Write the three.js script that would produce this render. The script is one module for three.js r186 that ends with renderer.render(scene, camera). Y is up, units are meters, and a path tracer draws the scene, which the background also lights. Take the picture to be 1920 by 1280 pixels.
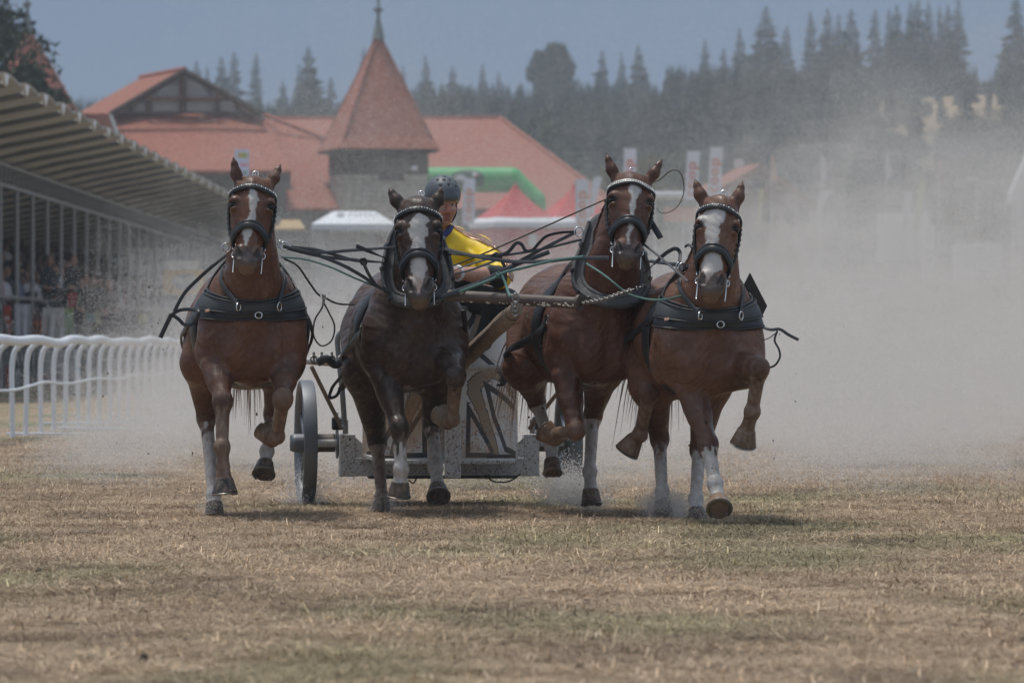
import * as THREE from 'three';
import { mergeGeometries } from 'three/addons/utils/BufferGeometryUtils.js';
import { RoundedBoxGeometry } from 'three/addons/geometries/RoundedBoxGeometry.js';
import { TextGeometry } from 'three/addons/geometries/TextGeometry.js';
import { FontLoader } from 'three/addons/loaders/FontLoader.js';
import { createNoise3D } from 'simplex-noise';

// ---------------------------------------------------------------- camera, sky, sun, exposure
const scene = new THREE.Scene();
const EYE = 1.05, FPX = 10667;                       // eye height in metres; focal length in pixels of a 1920 x 1280 frame (200 mm lens)
const camera = new THREE.PerspectiveCamera(2 * Math.atan(640 / FPX) * 180 / Math.PI, 1.5, 0.5, 4000);
camera.position.set(0, EYE, 0);
camera.lookAt(0, EYE, -10);
camera.focus = 33.0;
camera.userData.fStop = 6.5;
camera.updateProjectionMatrix();

const renderer = new THREE.WebGLRenderer({ antialias: true });
renderer.toneMapping = THREE.LinearToneMapping;
renderer.toneMappingExposure = 0.89;
renderer.shadowMap.enabled = true;
renderer.shadowMap.type = THREE.PCFSoftShadowMap;

{ // hazy overcast sky: blue-grey air at the horizon, brighter cloud veil overhead
  const W = 256, H = 128, data = new Float32Array(W * H * 4);
  for (let r = 0; r < H; r++) {
    const el = Math.max(0, Math.sin(((r + 0.5) / H - 0.5) * Math.PI));
    const f = Math.pow(el, 0.7), lo = [0.14, 0.235, 0.4], hi = [0.62, 0.7, 0.8];
    for (let c = 0; c < W; c++) {
      const i = (r * W + c) * 4;
      for (let k = 0; k < 3; k++) data[i + k] = lo[k] + (hi[k] - lo[k]) * f;
      data[i + 3] = 1;
    }
  }
  const sky = new THREE.DataTexture(data, W, H, THREE.RGBAFormat, THREE.FloatType);
  sky.mapping = THREE.EquirectangularReflectionMapping;
  sky.magFilter = THREE.LinearFilter; sky.needsUpdate = true;
  scene.background = sky; scene.environment = sky;
}
const sun = new THREE.DirectionalLight(new THREE.Color(1, 0.95, 0.87), 2.8);
sun.name = 'sun';
sun.position.set(-15, 68, -48); sun.target.position.set(0, 0, -34);
sun.castShadow = true; sun.shadow.radius = 18; sun.shadow.mapSize.set(2048, 2048);
Object.assign(sun.shadow.camera, { left: -14, right: 14, top: 14, bottom: -14, near: 1, far: 160 });
scene.add(sun, sun.target);
scene.fog = new THREE.FogExp2(new THREE.Color(0.86, 0.93, 1.0), 0.0005);

// ---------------------------------------------------------------- helpers
const V = (x, y, z) => new THREE.Vector3(x, y, z);
const P = (px, py, d) => V((px - 960) / FPX * d, EYE - (py - 640) / FPX * d, -d);   // a spot seen at that place of the frame, d metres away
function rng(seed) { let s = seed >>> 0; return () => { s = (s + 0x6d2b79f5) | 0; let t = Math.imul(s ^ (s >>> 15), 1 | s); t = (t + Math.imul(t ^ (t >>> 7), 61 | t)) ^ t; return ((t ^ (t >>> 14)) >>> 0) / 4294967296; }; }
const noise3 = createNoise3D(rng(77));
const fbm = (x, y, z, o = 3) => { let s = 0, a = 0.5, f = 1; for (let i = 0; i < o; i++) { s += a * noise3(x * f, y * f, z * f); a *= 0.5; f *= 2.1; } return s; };
const clamp = THREE.MathUtils.clamp, lerp = THREE.MathUtils.lerp, sstep = THREE.MathUtils.smoothstep;
const ORD = ['first', 'second', 'third', 'fourth', 'fifth', 'sixth', 'seventh', 'eighth', 'ninth', 'tenth', 'eleventh', 'twelfth', 'thirteenth', 'fourteenth', 'fifteenth', 'sixteenth', 'seventeenth', 'eighteenth', 'nineteenth', 'twentieth'], nth = (i) => ORD[i] ?? (i < 29 ? 'twenty ' : i === 29 ? 'thirtieth' : i < 39 ? 'thirty ' : 'fortieth') + (i === 29 || i >= 39 ? '' : ORD[(i % 10)]);
const used = new Map();
function numbered(name) { const n = used.get(name) ?? 0; used.set(name, n + 1); return n ? `${name}_${String(n).padStart(3, '0')}` : name; }
function tag(o, label, category, group, kind) {
  if (label) o.userData.label = label;
  if (category) o.userData.category = category;
  if (group) o.userData.group = group;
  if (kind) o.userData.kind = kind;
  return o;
}
function shadows(o) { o.castShadow = true; o.receiveShadow = true; return o; }
function mesh(name, geo, material, parent) { const m = shadows(new THREE.Mesh(geo, material)); m.name = name; if (parent) parent.add(m); return m; }
function top(name, geo, material, label, category, group) { const m = mesh(numbered(name), geo, material, scene); return tag(m, label, category, group); }
function thing(name, label, category, pos, turn = 0, group) { const g = new THREE.Group(); g.name = numbered(name); scene.add(g); if (pos) g.position.copy(pos); g.rotation.y = turn; return tag(g, label, category, group); }
function structure(name, geo, material) { const m = mesh(name, geo, material, scene); m.userData.kind = 'structure'; return m; }
function stuff(o, label, category) { o.userData.kind = 'stuff'; return tag(o, label, category); }
const M = (r, g, b, rough = 0.8, more = {}) => new THREE.MeshPhysicalMaterial({ color: new THREE.Color().setRGB(r, g, b), roughness: rough, ...more });
const box = (w, h, d, x = 0, y = 0, z = 0, ry = 0) => { const g = new THREE.BoxGeometry(w, h, d); if (ry) g.rotateY(ry); g.translate(x, y, z); return g; };
const rbox = (w, h, d, r, x = 0, y = 0, z = 0) => { const g = new RoundedBoxGeometry(w, h, d, 2, r); g.translate(x, y, z); return g; };
const plain = (g) => { const o = g.index ? g.toNonIndexed() : g; for (const k of Object.keys(o.attributes)) if (!['position', 'normal', 'uv', 'color'].includes(k)) o.deleteAttribute(k); return o; };
function merge(list) { const l = list.map((g) => { const o = plain(g.clone()); if (!o.attributes.uv) o.setAttribute('uv', new THREE.BufferAttribute(new Float32Array(o.attributes.position.count * 2), 2)); return o; }); return mergeGeometries(l); }
function rod(a, b, ra, rb = ra, seg = 10) {
  const h = a.distanceTo(b), g = new THREE.CylinderGeometry(rb, ra, h, seg, 1);
  g.translate(0, h / 2, 0); g.applyQuaternion(new THREE.Quaternion().setFromUnitVectors(V(0, 1, 0), b.clone().sub(a).normalize())); g.translate(a.x, a.y, a.z);
  return g;
}
// a strap, rope or tube of elliptical section swept along a curve; wide is half its width, thick half its thickness, norm tells which way its flat side looks
function sweep(pts, wide, thick, norm, opt = {}) {
  const n = opt.n ?? Math.max(8, pts.length * 6), sides = opt.sides ?? 8, curve = new THREE.CatmullRomCurve3(pts, !!opt.closed, 'centripetal');
  const pos = [], idx = [], uv = [], S = new THREE.Vector3(), N = new THREE.Vector3();
  const len = curve.getLength();
  for (let i = 0; i <= n; i++) {
    const t = i / n, c = curve.getPoint(t), T = curve.getTangent(t);
    N.copy(typeof norm === 'function' ? norm(t, c) : norm); if (opt.twist) N.applyAxisAngle(T, opt.twist * t);
    S.crossVectors(T, N); if (S.lengthSq() < 1e-8) S.set(1, 0, 0); S.normalize(); N.crossVectors(S, T).normalize();
    const taper = opt.taper ? opt.taper(t) : 1;
    for (let j = 0; j <= sides; j++) {
      const a = j / sides * Math.PI * 2, ca = Math.cos(a), sa = Math.sin(a), q = opt.square ?? 0.6;
      const u = Math.sign(ca) * Math.pow(Math.abs(ca), q) * wide * taper, v = Math.sign(sa) * Math.pow(Math.abs(sa), q) * thick * taper;
      pos.push(c.x + S.x * u + N.x * v, c.y + S.y * u + N.y * v, c.z + S.z * u + N.z * v); uv.push(j / sides * 4 * (wide + thick), t * len);
    }
  }
  const w = sides + 1;
  for (let i = 0; i < n; i++) for (let j = 0; j < sides; j++) { const a = i * w + j, b = a + 1, c = a + w, d = c + 1; idx.push(a, c, b, b, c, d); }
  if (!opt.closed) for (const [r, flip] of [[0, 0], [n, 1]]) for (let j = 1; j < sides - 1; j++) { const a = r * w; flip ? idx.push(a, a + j, a + j + 1) : idx.push(a, a + j + 1, a + j); }
  const g = new THREE.BufferGeometry();
  g.setAttribute('position', new THREE.Float32BufferAttribute(pos, 3)); g.setAttribute('uv', new THREE.Float32BufferAttribute(uv, 2)); g.setIndex(idx); g.computeVertexNormals();
  return g;
}
const tube = (pts, r, opt = {}) => sweep(pts, r, r, V(0.13, 0.31, 0.94), { square: 1, ...opt });
const ring = (c, R, r, normal = V(0, 0, 1), seg = 20) => { const g = new THREE.TorusGeometry(R, r, 6, seg); g.applyQuaternion(new THREE.Quaternion().setFromUnitVectors(V(0, 0, 1), normal.clone().normalize())); g.translate(c.x, c.y, c.z); return g; };

// ---------------------------------------------------------------- smooth bodies: a field of tapered capsules, ellipsoids and cut cones, meshed as one surface
class Field {
  constructor() { this.p = []; }
  add(o) { this.p.push(o); return this; }
  cone(a, b, ra, rb, k = 0.03, part = '') {
    const c = a.clone().add(b).multiplyScalar(0.5);
    return this.add({ kind: 0, ax: a.x, ay: a.y, az: a.z, bx: b.x - a.x, by: b.y - a.y, bz: b.z - a.z, q: 1 / Math.max(1e-9, a.distanceToSquared(b)), ra, rb, k, part, cx: c.x, cy: c.y, cz: c.z, R: a.distanceTo(b) / 2 + Math.max(ra, rb), sub: 0 });
  }
  ell(c, r, quat = null, k = 0.03, part = '', sub = 0) {
    const m = new THREE.Matrix3().setFromMatrix4(new THREE.Matrix4().makeRotationFromQuaternion((quat ?? new THREE.Quaternion()).clone().invert())).elements;
    return this.add({ kind: 1, cx: c.x, cy: c.y, cz: c.z, rx: r.x, ry: r.y, rz: r.z, m, k, part, R: Math.max(r.x, r.y, r.z), sub });
  }
  cut(a, b, ra, rb, k = 0.008, part = '') { // a cone with flat ends
    const h = a.distanceTo(b) / 2, c = a.clone().add(b).multiplyScalar(0.5), u = b.clone().sub(a).normalize();
    return this.add({ kind: 2, cx: c.x, cy: c.y, cz: c.z, ux: u.x, uy: u.y, uz: u.z, h, ra, rb, k, part, R: Math.hypot(h, Math.max(ra, rb)), sub: 0, ax: a.x, ay: a.y, az: a.z });
  }
  hole(a, b, ra, rb, k = 0.008) { this.cone(a, b, ra, rb, k, 'hole'); this.p[this.p.length - 1].sub = 1; return this; }
  one(o, x, y, z) {
    if (o.kind === 0) {
      const px = x - o.ax, py = y - o.ay, pz = z - o.az; let t = (px * o.bx + py * o.by + pz * o.bz) * o.q; t = t < 0 ? 0 : t > 1 ? 1 : t;
      const dx = px - o.bx * t, dy = py - o.by * t, dz = pz - o.bz * t;
      return Math.sqrt(dx * dx + dy * dy + dz * dz) - (o.ra + (o.rb - o.ra) * t);
    }
    if (o.kind === 1) {
      const dx = x - o.cx, dy = y - o.cy, dz = z - o.cz, m = o.m;
      const a = (m[0] * dx + m[3] * dy + m[6] * dz) / o.rx, b = (m[1] * dx + m[4] * dy + m[7] * dz) / o.ry, c = (m[2] * dx + m[5] * dy + m[8] * dz) / o.rz;
      const k0 = Math.sqrt(a * a + b * b + c * c), k1 = Math.sqrt(a * a / (o.rx * o.rx) + b * b / (o.ry * o.ry) + c * c / (o.rz * o.rz));
      return k1 < 1e-9 ? -Math.min(o.rx, o.ry, o.rz) : k0 * (k0 - 1) / k1;
    }
    const dx = x - o.cx, dy = y - o.cy, dz = z - o.cz, yy = dx * o.ux + dy * o.uy + dz * o.uz, xx = Math.sqrt(Math.max(0, dx * dx + dy * dy + dz * dz - yy * yy));
    const k2x = o.rb - o.ra, k2y = 2 * o.h, cax = xx - Math.min(xx, yy < 0 ? o.ra : o.rb), cay = Math.abs(yy) - o.h;
    const t = clamp(((o.rb - xx) * k2x + (o.h - yy) * k2y) / (k2x * k2x + k2y * k2y), 0, 1), cbx = xx - o.rb + k2x * t, cby = yy - o.h + k2y * t;
    return (cbx < 0 && cay < 0 ? -1 : 1) * Math.sqrt(Math.min(cax * cax + cay * cay, cbx * cbx + cby * cby));
  }
  at(x, y, z, list = this.p) {
    let d = 1e3;
    for (let i = 0; i < list.length; i++) {
      const o = list[i], k = o.k; let e = this.one(o, x, y, z);
      if (o.sub) { e = -e; const h = k - Math.abs(d - e); d = Math.max(d, e); if (h > 0) d += h * h / (4 * k); }
      else { const h = k - Math.abs(d - e); d = Math.min(d, e); if (h > 0) d -= h * h / (4 * k); }
    }
    return d;
  }
  near(x, y, z, reach) { return this.p.filter((o) => Math.hypot(x - o.cx, y - o.cy, z - o.cz) < o.R + reach); }
  part(x, y, z, list = this.p) { let best = null, d = 1e9; for (const o of list) { if (o.sub) continue; const e = this.one(o, x, y, z); if (e < d) { d = e; best = o; } } return best; }
  grad(x, y, z, list = this.p, e = 0.004) {
    const g = V(this.at(x + e, y, z, list) - this.at(x - e, y, z, list), this.at(x, y + e, z, list) - this.at(x, y - e, z, list), this.at(x, y, z + e, list) - this.at(x, y, z - e, list));
    return g.lengthSq() < 1e-16 ? V(0, 1, 0) : g.normalize();
  }
  onto(p, off = 0) { const q = p.clone(); const l = this.near(q.x, q.y, q.z, 0.45); for (let i = 0; i < 7; i++) { const d = this.at(q.x, q.y, q.z, l) - off; q.addScaledVector(this.grad(q.x, q.y, q.z, l), -d * 0.9); } return q; }
  ray(from, dir, off = 0, far = 0.9) { // from inside outwards: where the surface is left
    let lo = 0, hi = 0, step = 0.02; const l = this.p.filter((o) => Math.hypot(from.x - o.cx, from.y - o.cy, from.z - o.cz) < o.R + far);
    while (hi < far && this.at(from.x + dir.x * hi, from.y + dir.y * hi, from.z + dir.z * hi, l) < off) { lo = hi; hi += step; }
    for (let i = 0; i < 12; i++) { const m = (lo + hi) / 2; if (this.at(from.x + dir.x * m, from.y + dir.y * m, from.z + dir.z * m, l) < off) lo = m; else hi = m; }
    return from.clone().addScaledVector(dir, (lo + hi) / 2);
  }
  mesh(cell, color) {
    const B = 8, lo = V(1e9, 1e9, 1e9), hi = V(-1e9, -1e9, -1e9);
    for (const o of this.p) if (!o.sub) { lo.min(V(o.cx - o.R, o.cy - o.R, o.cz - o.R)); hi.max(V(o.cx + o.R, o.cy + o.R, o.cz + o.R)); }
    lo.subScalar(0.04); hi.addScalar(0.04);
    const nb = hi.clone().sub(lo).divideScalar(cell * B).ceil(), NX = nb.x * B + 2, NY = nb.y * B + 2, half = cell * B / 2, rad = half * Math.sqrt(3);
    const cells = new Map(), pos = [], mask = [], key = [], lists = [], S = B + 1, val = new Float32Array(S * S * S);
    for (let bz = 0; bz < nb.z; bz++) for (let by = 0; by < nb.y; by++) for (let bx = 0; bx < nb.x; bx++) {
      const x0 = lo.x + bx * B * cell, y0 = lo.y + by * B * cell, z0 = lo.z + bz * B * cell, cx = x0 + half, cy = y0 + half, cz = z0 + half;
      const list = this.near(cx, cy, cz, rad + 0.17); if (!list.length) continue;
      const mid = this.at(cx, cy, cz, list); if (Math.abs(mid) > rad * 2.2 + 0.03) continue;
      let any = 0, all = 1, i = 0;
      for (let z = 0; z < S; z++) for (let y = 0; y < S; y++) for (let x = 0; x < S; x++) { const v = this.at(x0 + x * cell, y0 + y * cell, z0 + z * cell, list); val[i++] = v; if (v < 0) any = 1; else all = 0; }
      if (!any || all) continue;
      for (let z = 0; z < B; z++) for (let y = 0; y < B; y++) for (let x = 0; x < B; x++) {
        const b = x + y * S + z * S * S; let m = 0;
        const c = [val[b], val[b + 1], val[b + S], val[b + S + 1], val[b + S * S], val[b + S * S + 1], val[b + S * S + S], val[b + S * S + S + 1]];
        for (let q = 0; q < 8; q++) if (c[q] < 0) m |= 1 << q;
        if (m === 0 || m === 255) continue;
        let sx = 0, sy = 0, sz = 0, n = 0;
        for (let q = 0; q < 8; q++) for (const bit of [1, 2, 4]) { if (q & bit) continue; const r = q | bit; if ((c[q] < 0) === (c[r] < 0)) continue; const t = c[q] / (c[q] - c[r]); sx += (q & 1) + (bit === 1 ? t : 0); sy += ((q >> 1) & 1) + (bit === 2 ? t : 0); sz += ((q >> 2) & 1) + (bit === 4 ? t : 0); n++; }
        const gx = bx * B + x, gy = by * B + y, gz = bz * B + z, kk = gx + gy * NX + gz * NX * NY;
        cells.set(kk, mask.length); key.push(kk); mask.push(m); lists.push(list);
        pos.push(x0 + (x + sx / n) * cell, y0 + (y + sy / n) * cell, z0 + (z + sz / n) * cell);
      }
    }
    const idx = [];
    for (let v = 0; v < mask.length; v++) {
      const m = mask[v], k = key[v], in0 = m & 1;
      for (const [bit, a, b] of [[2, NX, NX * NY], [4, NX * NY, 1], [16, 1, NX]]) {
        if (!!in0 === !!(m & bit)) continue;
        const p = cells.get(k - a), q = cells.get(k - a - b), r = cells.get(k - b); if (p === undefined || q === undefined || r === undefined) continue;
        if (in0) idx.push(v, p, q, v, q, r); else idx.push(v, q, p, v, r, q);
      }
    }
    const nor = new Float32Array(pos.length), col = color ? new Float32Array(pos.length) : null, tmp = [0, 0, 0];
    for (let v = 0; v < mask.length; v++) {
      let x = pos[v * 3], y = pos[v * 3 + 1], z = pos[v * 3 + 2]; const l = lists[v];
      for (let it = 0; it < 2; it++) { const g = this.grad(x, y, z, l, cell * 0.4), d = clamp(this.at(x, y, z, l), -cell, cell); x -= g.x * d * 0.85; y -= g.y * d * 0.85; z -= g.z * d * 0.85; }
      const g = this.grad(x, y, z, l, cell * 0.5); pos[v * 3] = x; pos[v * 3 + 1] = y; pos[v * 3 + 2] = z; nor[v * 3] = g.x; nor[v * 3 + 1] = g.y; nor[v * 3 + 2] = g.z;
      if (col) { color(tmp, x, y, z, this.part(x, y, z, l)); col[v * 3] = tmp[0]; col[v * 3 + 1] = tmp[1]; col[v * 3 + 2] = tmp[2]; }
    }
    const g = new THREE.BufferGeometry();
    g.setAttribute('position', new THREE.Float32BufferAttribute(pos, 3)); g.setAttribute('normal', new THREE.BufferAttribute(nor, 3)); if (col) g.setAttribute('color', new THREE.BufferAttribute(col, 3)); g.setIndex(idx);
    return g;
  }
}
// a colour or relief texture computed from a function of (u, v) in 0..1
function texture(w, h, fn, srgb = false) {
  const d = new Uint8Array(w * h * 4), o = [0, 0, 0];
  for (let y = 0; y < h; y++) for (let x = 0; x < w; x++) { fn(o, (x + 0.5) / w, (y + 0.5) / h); const i = (y * w + x) * 4; for (let k = 0; k < 3; k++) d[i + k] = clamp(o[k], 0, 1) * 255; d[i + 3] = 255; }
  const t = new THREE.DataTexture(d, w, h); t.wrapS = t.wrapT = THREE.RepeatWrapping; t.magFilter = THREE.LinearFilter; t.minFilter = THREE.LinearFilter; if (srgb) t.colorSpace = THREE.SRGBColorSpace; t.needsUpdate = true;
  return t;
}
const tile = (u, v, f, s = 0) => { const a = u * Math.PI * 2, b = v * Math.PI * 2, r = f / (Math.PI * 2); return noise3(Math.cos(a) * r + s, Math.sin(a) * r + Math.cos(b) * r, Math.sin(b) * r - s); }; // noise that repeats without a seam
function canvasTexture(w, h, draw) { const c = document.createElement('canvas'); c.width = w; c.height = h; draw(c.getContext('2d'), w, h); const t = new THREE.CanvasTexture(c); t.colorSpace = THREE.SRGBColorSpace; t.magFilter = THREE.LinearFilter; return t; }
// ---------------------------------------------------------------- ground, hill
const mixc = (a, b, t) => [lerp(a[0], b[0], t), lerp(a[1], b[1], t), lerp(a[2], b[2], t)];
const groundMap = texture(1024, 1024, (o, u, v) => { // dry trampled turf: straw, bare earth and a little green
  const big = 0.5 + 0.5 * tile(u, v, 7) + 0.25 * tile(u, v, 19, 3), fib = tile(u, v, 120, 7) * 0.5 + tile(u * 1, v * 1, 260, 2) * 0.5, green = sstep(tile(u, v, 11, 9) + 0.4 * tile(u, v, 60, 4), 0.35, 0.8);
  let c = mixc([0.29, 0.205, 0.135], [0.47, 0.365, 0.25], clamp(big, 0, 1)); c = mixc(c, [0.17, 0.155, 0.085], green * 0.5);
  const k = 1 + fib * 0.5; for (let i = 0; i < 3; i++) o[i] = Math.pow(clamp(c[i] * k, 0, 1), 1 / 2.2);
}, true);
groundMap.repeat.set(1 / 5, 1 / 5);
const groundBump = texture(512, 512, (o, u, v) => { o[0] = o[1] = o[2] = 0.5 + 0.3 * tile(u, v, 80) + 0.25 * tile(u, v, 190, 3); }); groundBump.repeat.set(1 / 2.3, 1 / 2.3);
const groundMat = new THREE.MeshStandardMaterial({ map: groundMap, bumpMap: groundBump, bumpScale: 0.03, roughness: 1, vertexColors: true });
function grid(xs, zs, fy, fc) {
  const pos = [], uv = [], col = [], idx = [], n = xs.length;
  for (const z of zs) for (const x of xs) { pos.push(x, fy(x, z), z); uv.push(x, z); col.push(...fc(x, z)); }
  for (let j = 0; j < zs.length - 1; j++) for (let i = 0; i < n - 1; i++) { const a = j * n + i; idx.push(a, a + 1, a + n, a + 1, a + n + 1, a + n); }
  const g = new THREE.BufferGeometry(); g.setAttribute('position', new THREE.Float32BufferAttribute(pos, 3)); g.setAttribute('uv', new THREE.Float32BufferAttribute(uv, 2)); g.setAttribute('color', new THREE.Float32BufferAttribute(col, 3)); g.setIndex(idx); g.computeVertexNormals(); return g;
}
const rows = (a, b, n, p = 1) => Array.from({ length: n + 1 }, (_, i) => a + (b - a) * Math.pow(i / n, p));
const soilAt = (x, z) => sstep(fbm(x * 1.1, 31, z * 0.3, 3), 0.08, 0.45);
const patch = (x, z) => { const n = fbm(x * 0.4, 3, z * 0.17, 4); return clamp(n * 1.9, -0.8, 0.8); };       // drier and greener patches of turf
{
  const xs = [...rows(-900, -30, 14, 0.6), ...rows(-28, 28, 112), ...rows(30, 900, 14, 1.6)], zs = [...rows(40, -12, 8), ...rows(-12.5, -110, 195), ...rows(-112, -460, 60), ...rows(-480, -2200, 20, 1.5)];
  structure('ground', grid(xs, zs, (x, z) => (z < -12 && z > -110 && Math.abs(x) < 28 ? 0.012 * fbm(x * 1.3, 0, z * 1.3, 2) : 0), (x, z) => { const p = patch(x, z), g = Math.max(0, p), d = Math.max(0, -p); const soil = soilAt(x, z); return [(1 - g * 0.55 + d * 0.1) * (1 - soil * 0.25), (1 - g * 0.28) * (1 - soil * 0.28), (1 - g * 0.5 - d * 0.1) * (1 - soil * 0.3)]; }), groundMat);
}
const ridge = (x) => { const t = [[-120, 27], [-52, 30], [-5, 32.5], [27, 34], [59, 37.5], [90, 39], [300, 42]]; if (x <= t[0][0]) return t[0][1]; for (let i = 0; i < t.length - 1; i++) if (x < t[i + 1][0]) return lerp(t[i][1], t[i + 1][1], (x - t[i][0]) / (t[i + 1][0] - t[i][0])); return 42; };
const hillY = (x, z) => { const d = -z; return -0.5 + ridge(x * 850 / Math.max(d, 430)) * sstep(d, 420, 860) * (1 - 0.35 * sstep(d, 930, 1500)) + 1.2 * fbm(x * 0.012, 1, z * 0.012, 2); };
structure('hill', grid(rows(-420, 420, 84), rows(-415, -1500, 80), hillY, (x, z) => { const n = fbm(x * 0.02, 5, z * 0.02, 3), f = sstep(-z, 690, 740); return mixc(mixc([0.09, 0.10, 0.045], [0.16, 0.13, 0.07], 0.5 + n), [0.36, 0.25, 0.15], f * clamp(0.8 + n, 0, 1)); }), new THREE.MeshStandardMaterial({ vertexColors: true, roughness: 1 }));

// ---------------------------------------------------------------- trees
function coneTree(seed, hgt, wide, lean = 0) { // spruce: trunk and drooping whorls of boughs
  const r = rng(seed), pos = [], nor = [], idx = [];
  const face = (a, b, c) => { const n = b.clone().sub(a).cross(c.clone().sub(a)).normalize(); for (const p of [a, b, c]) { idx.push(pos.length / 3); pos.push(p.x, p.y, p.z); nor.push(n.x, n.y, n.z); } };
  const lopside = r() * 6.3, whorls = 30;
  for (let w = 0; w < whorls; w++) {
    const t = w / whorls, y = hgt * (0.1 + 0.9 * t), R = wide * Math.pow(1 - t, 0.78) * (0.72 + r() * 0.5), nb = 7 + Math.floor(r() * 4);
    for (let b = 0; b < nb; b++) {
      if (r() < 0.12) continue;
      const a = b / nb * 6.283 + r() * 0.9 + w, len = R * (0.6 + r() * 0.55) * (1 + 0.18 * Math.cos(a - lopside)) + 0.12, dr = len * (0.25 + r() * 0.3), d = V(Math.cos(a), 0, Math.sin(a)), s = V(-d.z, 0, d.x), bw = len * (0.2 + r() * 0.16) + 0.08;
      const p0 = V(0, y, 0), m = p0.clone().addScaledVector(d, len * 0.55).add(V(0, -dr * 0.35, 0)), e = p0.clone().addScaledVector(d, len).add(V(0, -dr + len * 0.12, 0));
      const l = m.clone().addScaledVector(s, bw).add(V(0, -bw * 0.7, 0)), q = m.clone().addScaledVector(s, -bw).add(V(0, -bw * 0.7, 0));
      face(p0, l, m); face(p0, m, q); face(m, l, e); face(m, e, q);
      const h2 = m.clone().add(V(0, -bw * 1.3, 0)); face(p0, h2, e);
    }
  }
  const g = new THREE.BufferGeometry(); g.setAttribute('position', new THREE.Float32BufferAttribute(pos, 3)); g.setAttribute('normal', new THREE.Float32BufferAttribute(nor, 3)); g.setIndex(idx);
  const tr = new THREE.CylinderGeometry(hgt * 0.003, hgt * 0.012, hgt * 0.99, 7).translate(0, hgt * 0.495, 0);
  return [g, tr];
}
function leafTree(seed, hgt, wide, leaves, size, full = 1) { // broadleaf: forked limbs and clumps of leaves
  const r = rng(seed), pos = [], nor = [], limbs = [rod(V(0, -0.3, 0), V(0, hgt * 0.5, 0), hgt * 0.022, hgt * 0.013, 7)], clumps = [];
  for (let i = 0; i < 22; i++) { const u = r() * 6.28, t = r(), R = wide * Math.sqrt(r()) * (0.45 + 0.55 * Math.sin(Math.PI * (0.15 + 0.85 * t))), c = V(Math.cos(u) * R, hgt * (0.32 + 0.6 * t), Math.sin(u) * R); clumps.push([c, full * wide * (0.22 + r() * 0.2)]); if (i < 9) limbs.push(rod(V(0, hgt * (0.2 + 0.3 * r()), 0), c, hgt * 0.009, hgt * 0.003, 5)); }
  for (let i = 0; i < leaves; i++) {
    const [c, R] = clumps[Math.floor(r() * clumps.length)], d = V(r() - 0.5, r() - 0.5, r() - 0.5).normalize(), p = c.clone().addScaledVector(d, R * Math.pow(r(), 0.4)), a = V(r() - 0.5, r() - 0.5, r() - 0.5).normalize().multiplyScalar(size * (0.5 + r())), b = V(r() - 0.5, r() - 0.5, r() - 0.5).normalize().multiplyScalar(size * (0.5 + r())), n = a.clone().cross(b).normalize();
    for (const q of [p, p.clone().add(a), p.clone().add(b)]) { pos.push(q.x, q.y, q.z); nor.push(n.x, n.y, n.z); }
  }
  const g = new THREE.BufferGeometry(); g.setAttribute('position', new THREE.Float32BufferAttribute(pos, 3)); g.setAttribute('normal', new THREE.Float32BufferAttribute(nor, 3));
  return [g, merge(limbs)];
}
const bark = M(0.07, 0.05, 0.038, 0.95), needle = [M(0.02, 0.033, 0.026, 0.9), M(0.028, 0.042, 0.029, 0.9), M(0.017, 0.028, 0.023, 0.9)], leafGreen = M(0.05, 0.075, 0.03, 0.8), leafOlive = M(0.13, 0.12, 0.045, 0.8), leafDeep = M(0.022, 0.034, 0.016, 0.8);
const spruceKinds = [0, 1, 2, 3, 4].map((i) => coneTree(100 + i, 16, [2.6, 2.1, 3.0, 2.3, 1.8][i])), leafKinds = [0, 1, 2].map((i) => leafTree(200 + i, 11, 4.6, 1500, 0.5));
const spruceProto = spruceKinds.map(([c, t], i) => { const g = new THREE.Group(); mesh('trunk', t, bark, g); mesh('crown', c, needle[i % 3], g); return g; });
// spruces that stand up against the sky: place in the frame of the tip, distance, width
const tips = [[368, 112, 800, 0.9], [388, 124, 830, 0.8], [414, 104, 800, 0.85], [438, 94, 810, 0.95], [480, 96, 790, 1], [530, 150, 800, 0.8], [560, 118, 820, 0.7], [577, 84, 790, 1.1], [620, 142, 800, 0.85], [682, 86, 830, 0.9], [755, 122, 850, 0.6], [797, 102, 840, 0.95], [848, 122, 850, 0.7], [905, 118, 860, 0.7], [935, 132, 850, 0.7], [1130, 92, 850, 0.9], [1165, 96, 870, 0.7], [1197, 82, 860, 0.85], [1255, 128, 860, 0.9], [1322, 72, 850, 1.1], [1358, 88, 860, 0.9], [1386, 50, 850, 1.15], [1437, 8, 840, 1.45], [1476, 46, 850, 1.05], [1520, 18, 845, 1.2], [1553, 12, 850, 1.0], [1573, 24, 860, 1.1], [1597, 14, 850, 1.05], [1642, 14, 850, 0.95], [1668, 14, 855, 1.1], [1682, 6, 860, 1.1], [1708, 0, 850, 0.9], [1722, -8, 860, 1.0], [1742, 0, 855, 0.95], [1762, 8, 860, 0.9], [1778, 6, 860, 0.9], [1798, -6, 855, 1.2], [1888, 62, 860, 0.6], [1906, -14, 800, 1.4]];
const where = (px) => px < 350 ? 'above the timber gable' : px < 520 ? 'right of the timber gable' : px < 645 ? 'between the gable and the tower roof' : px < 720 ? 'behind the pointed tower roof' : px < 960 ? 'right of the pointed tower roof' : px < 1260 ? 'above the low end of the long roof' : px < 1410 ? 'above the white flags' : px < 1500 ? 'tallest group right of the far right horse' : px < 1640 ? 'in the dense ridge group at right' : px < 1820 ? 'above the brown field' : 'at the right edge of the frame';
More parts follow.
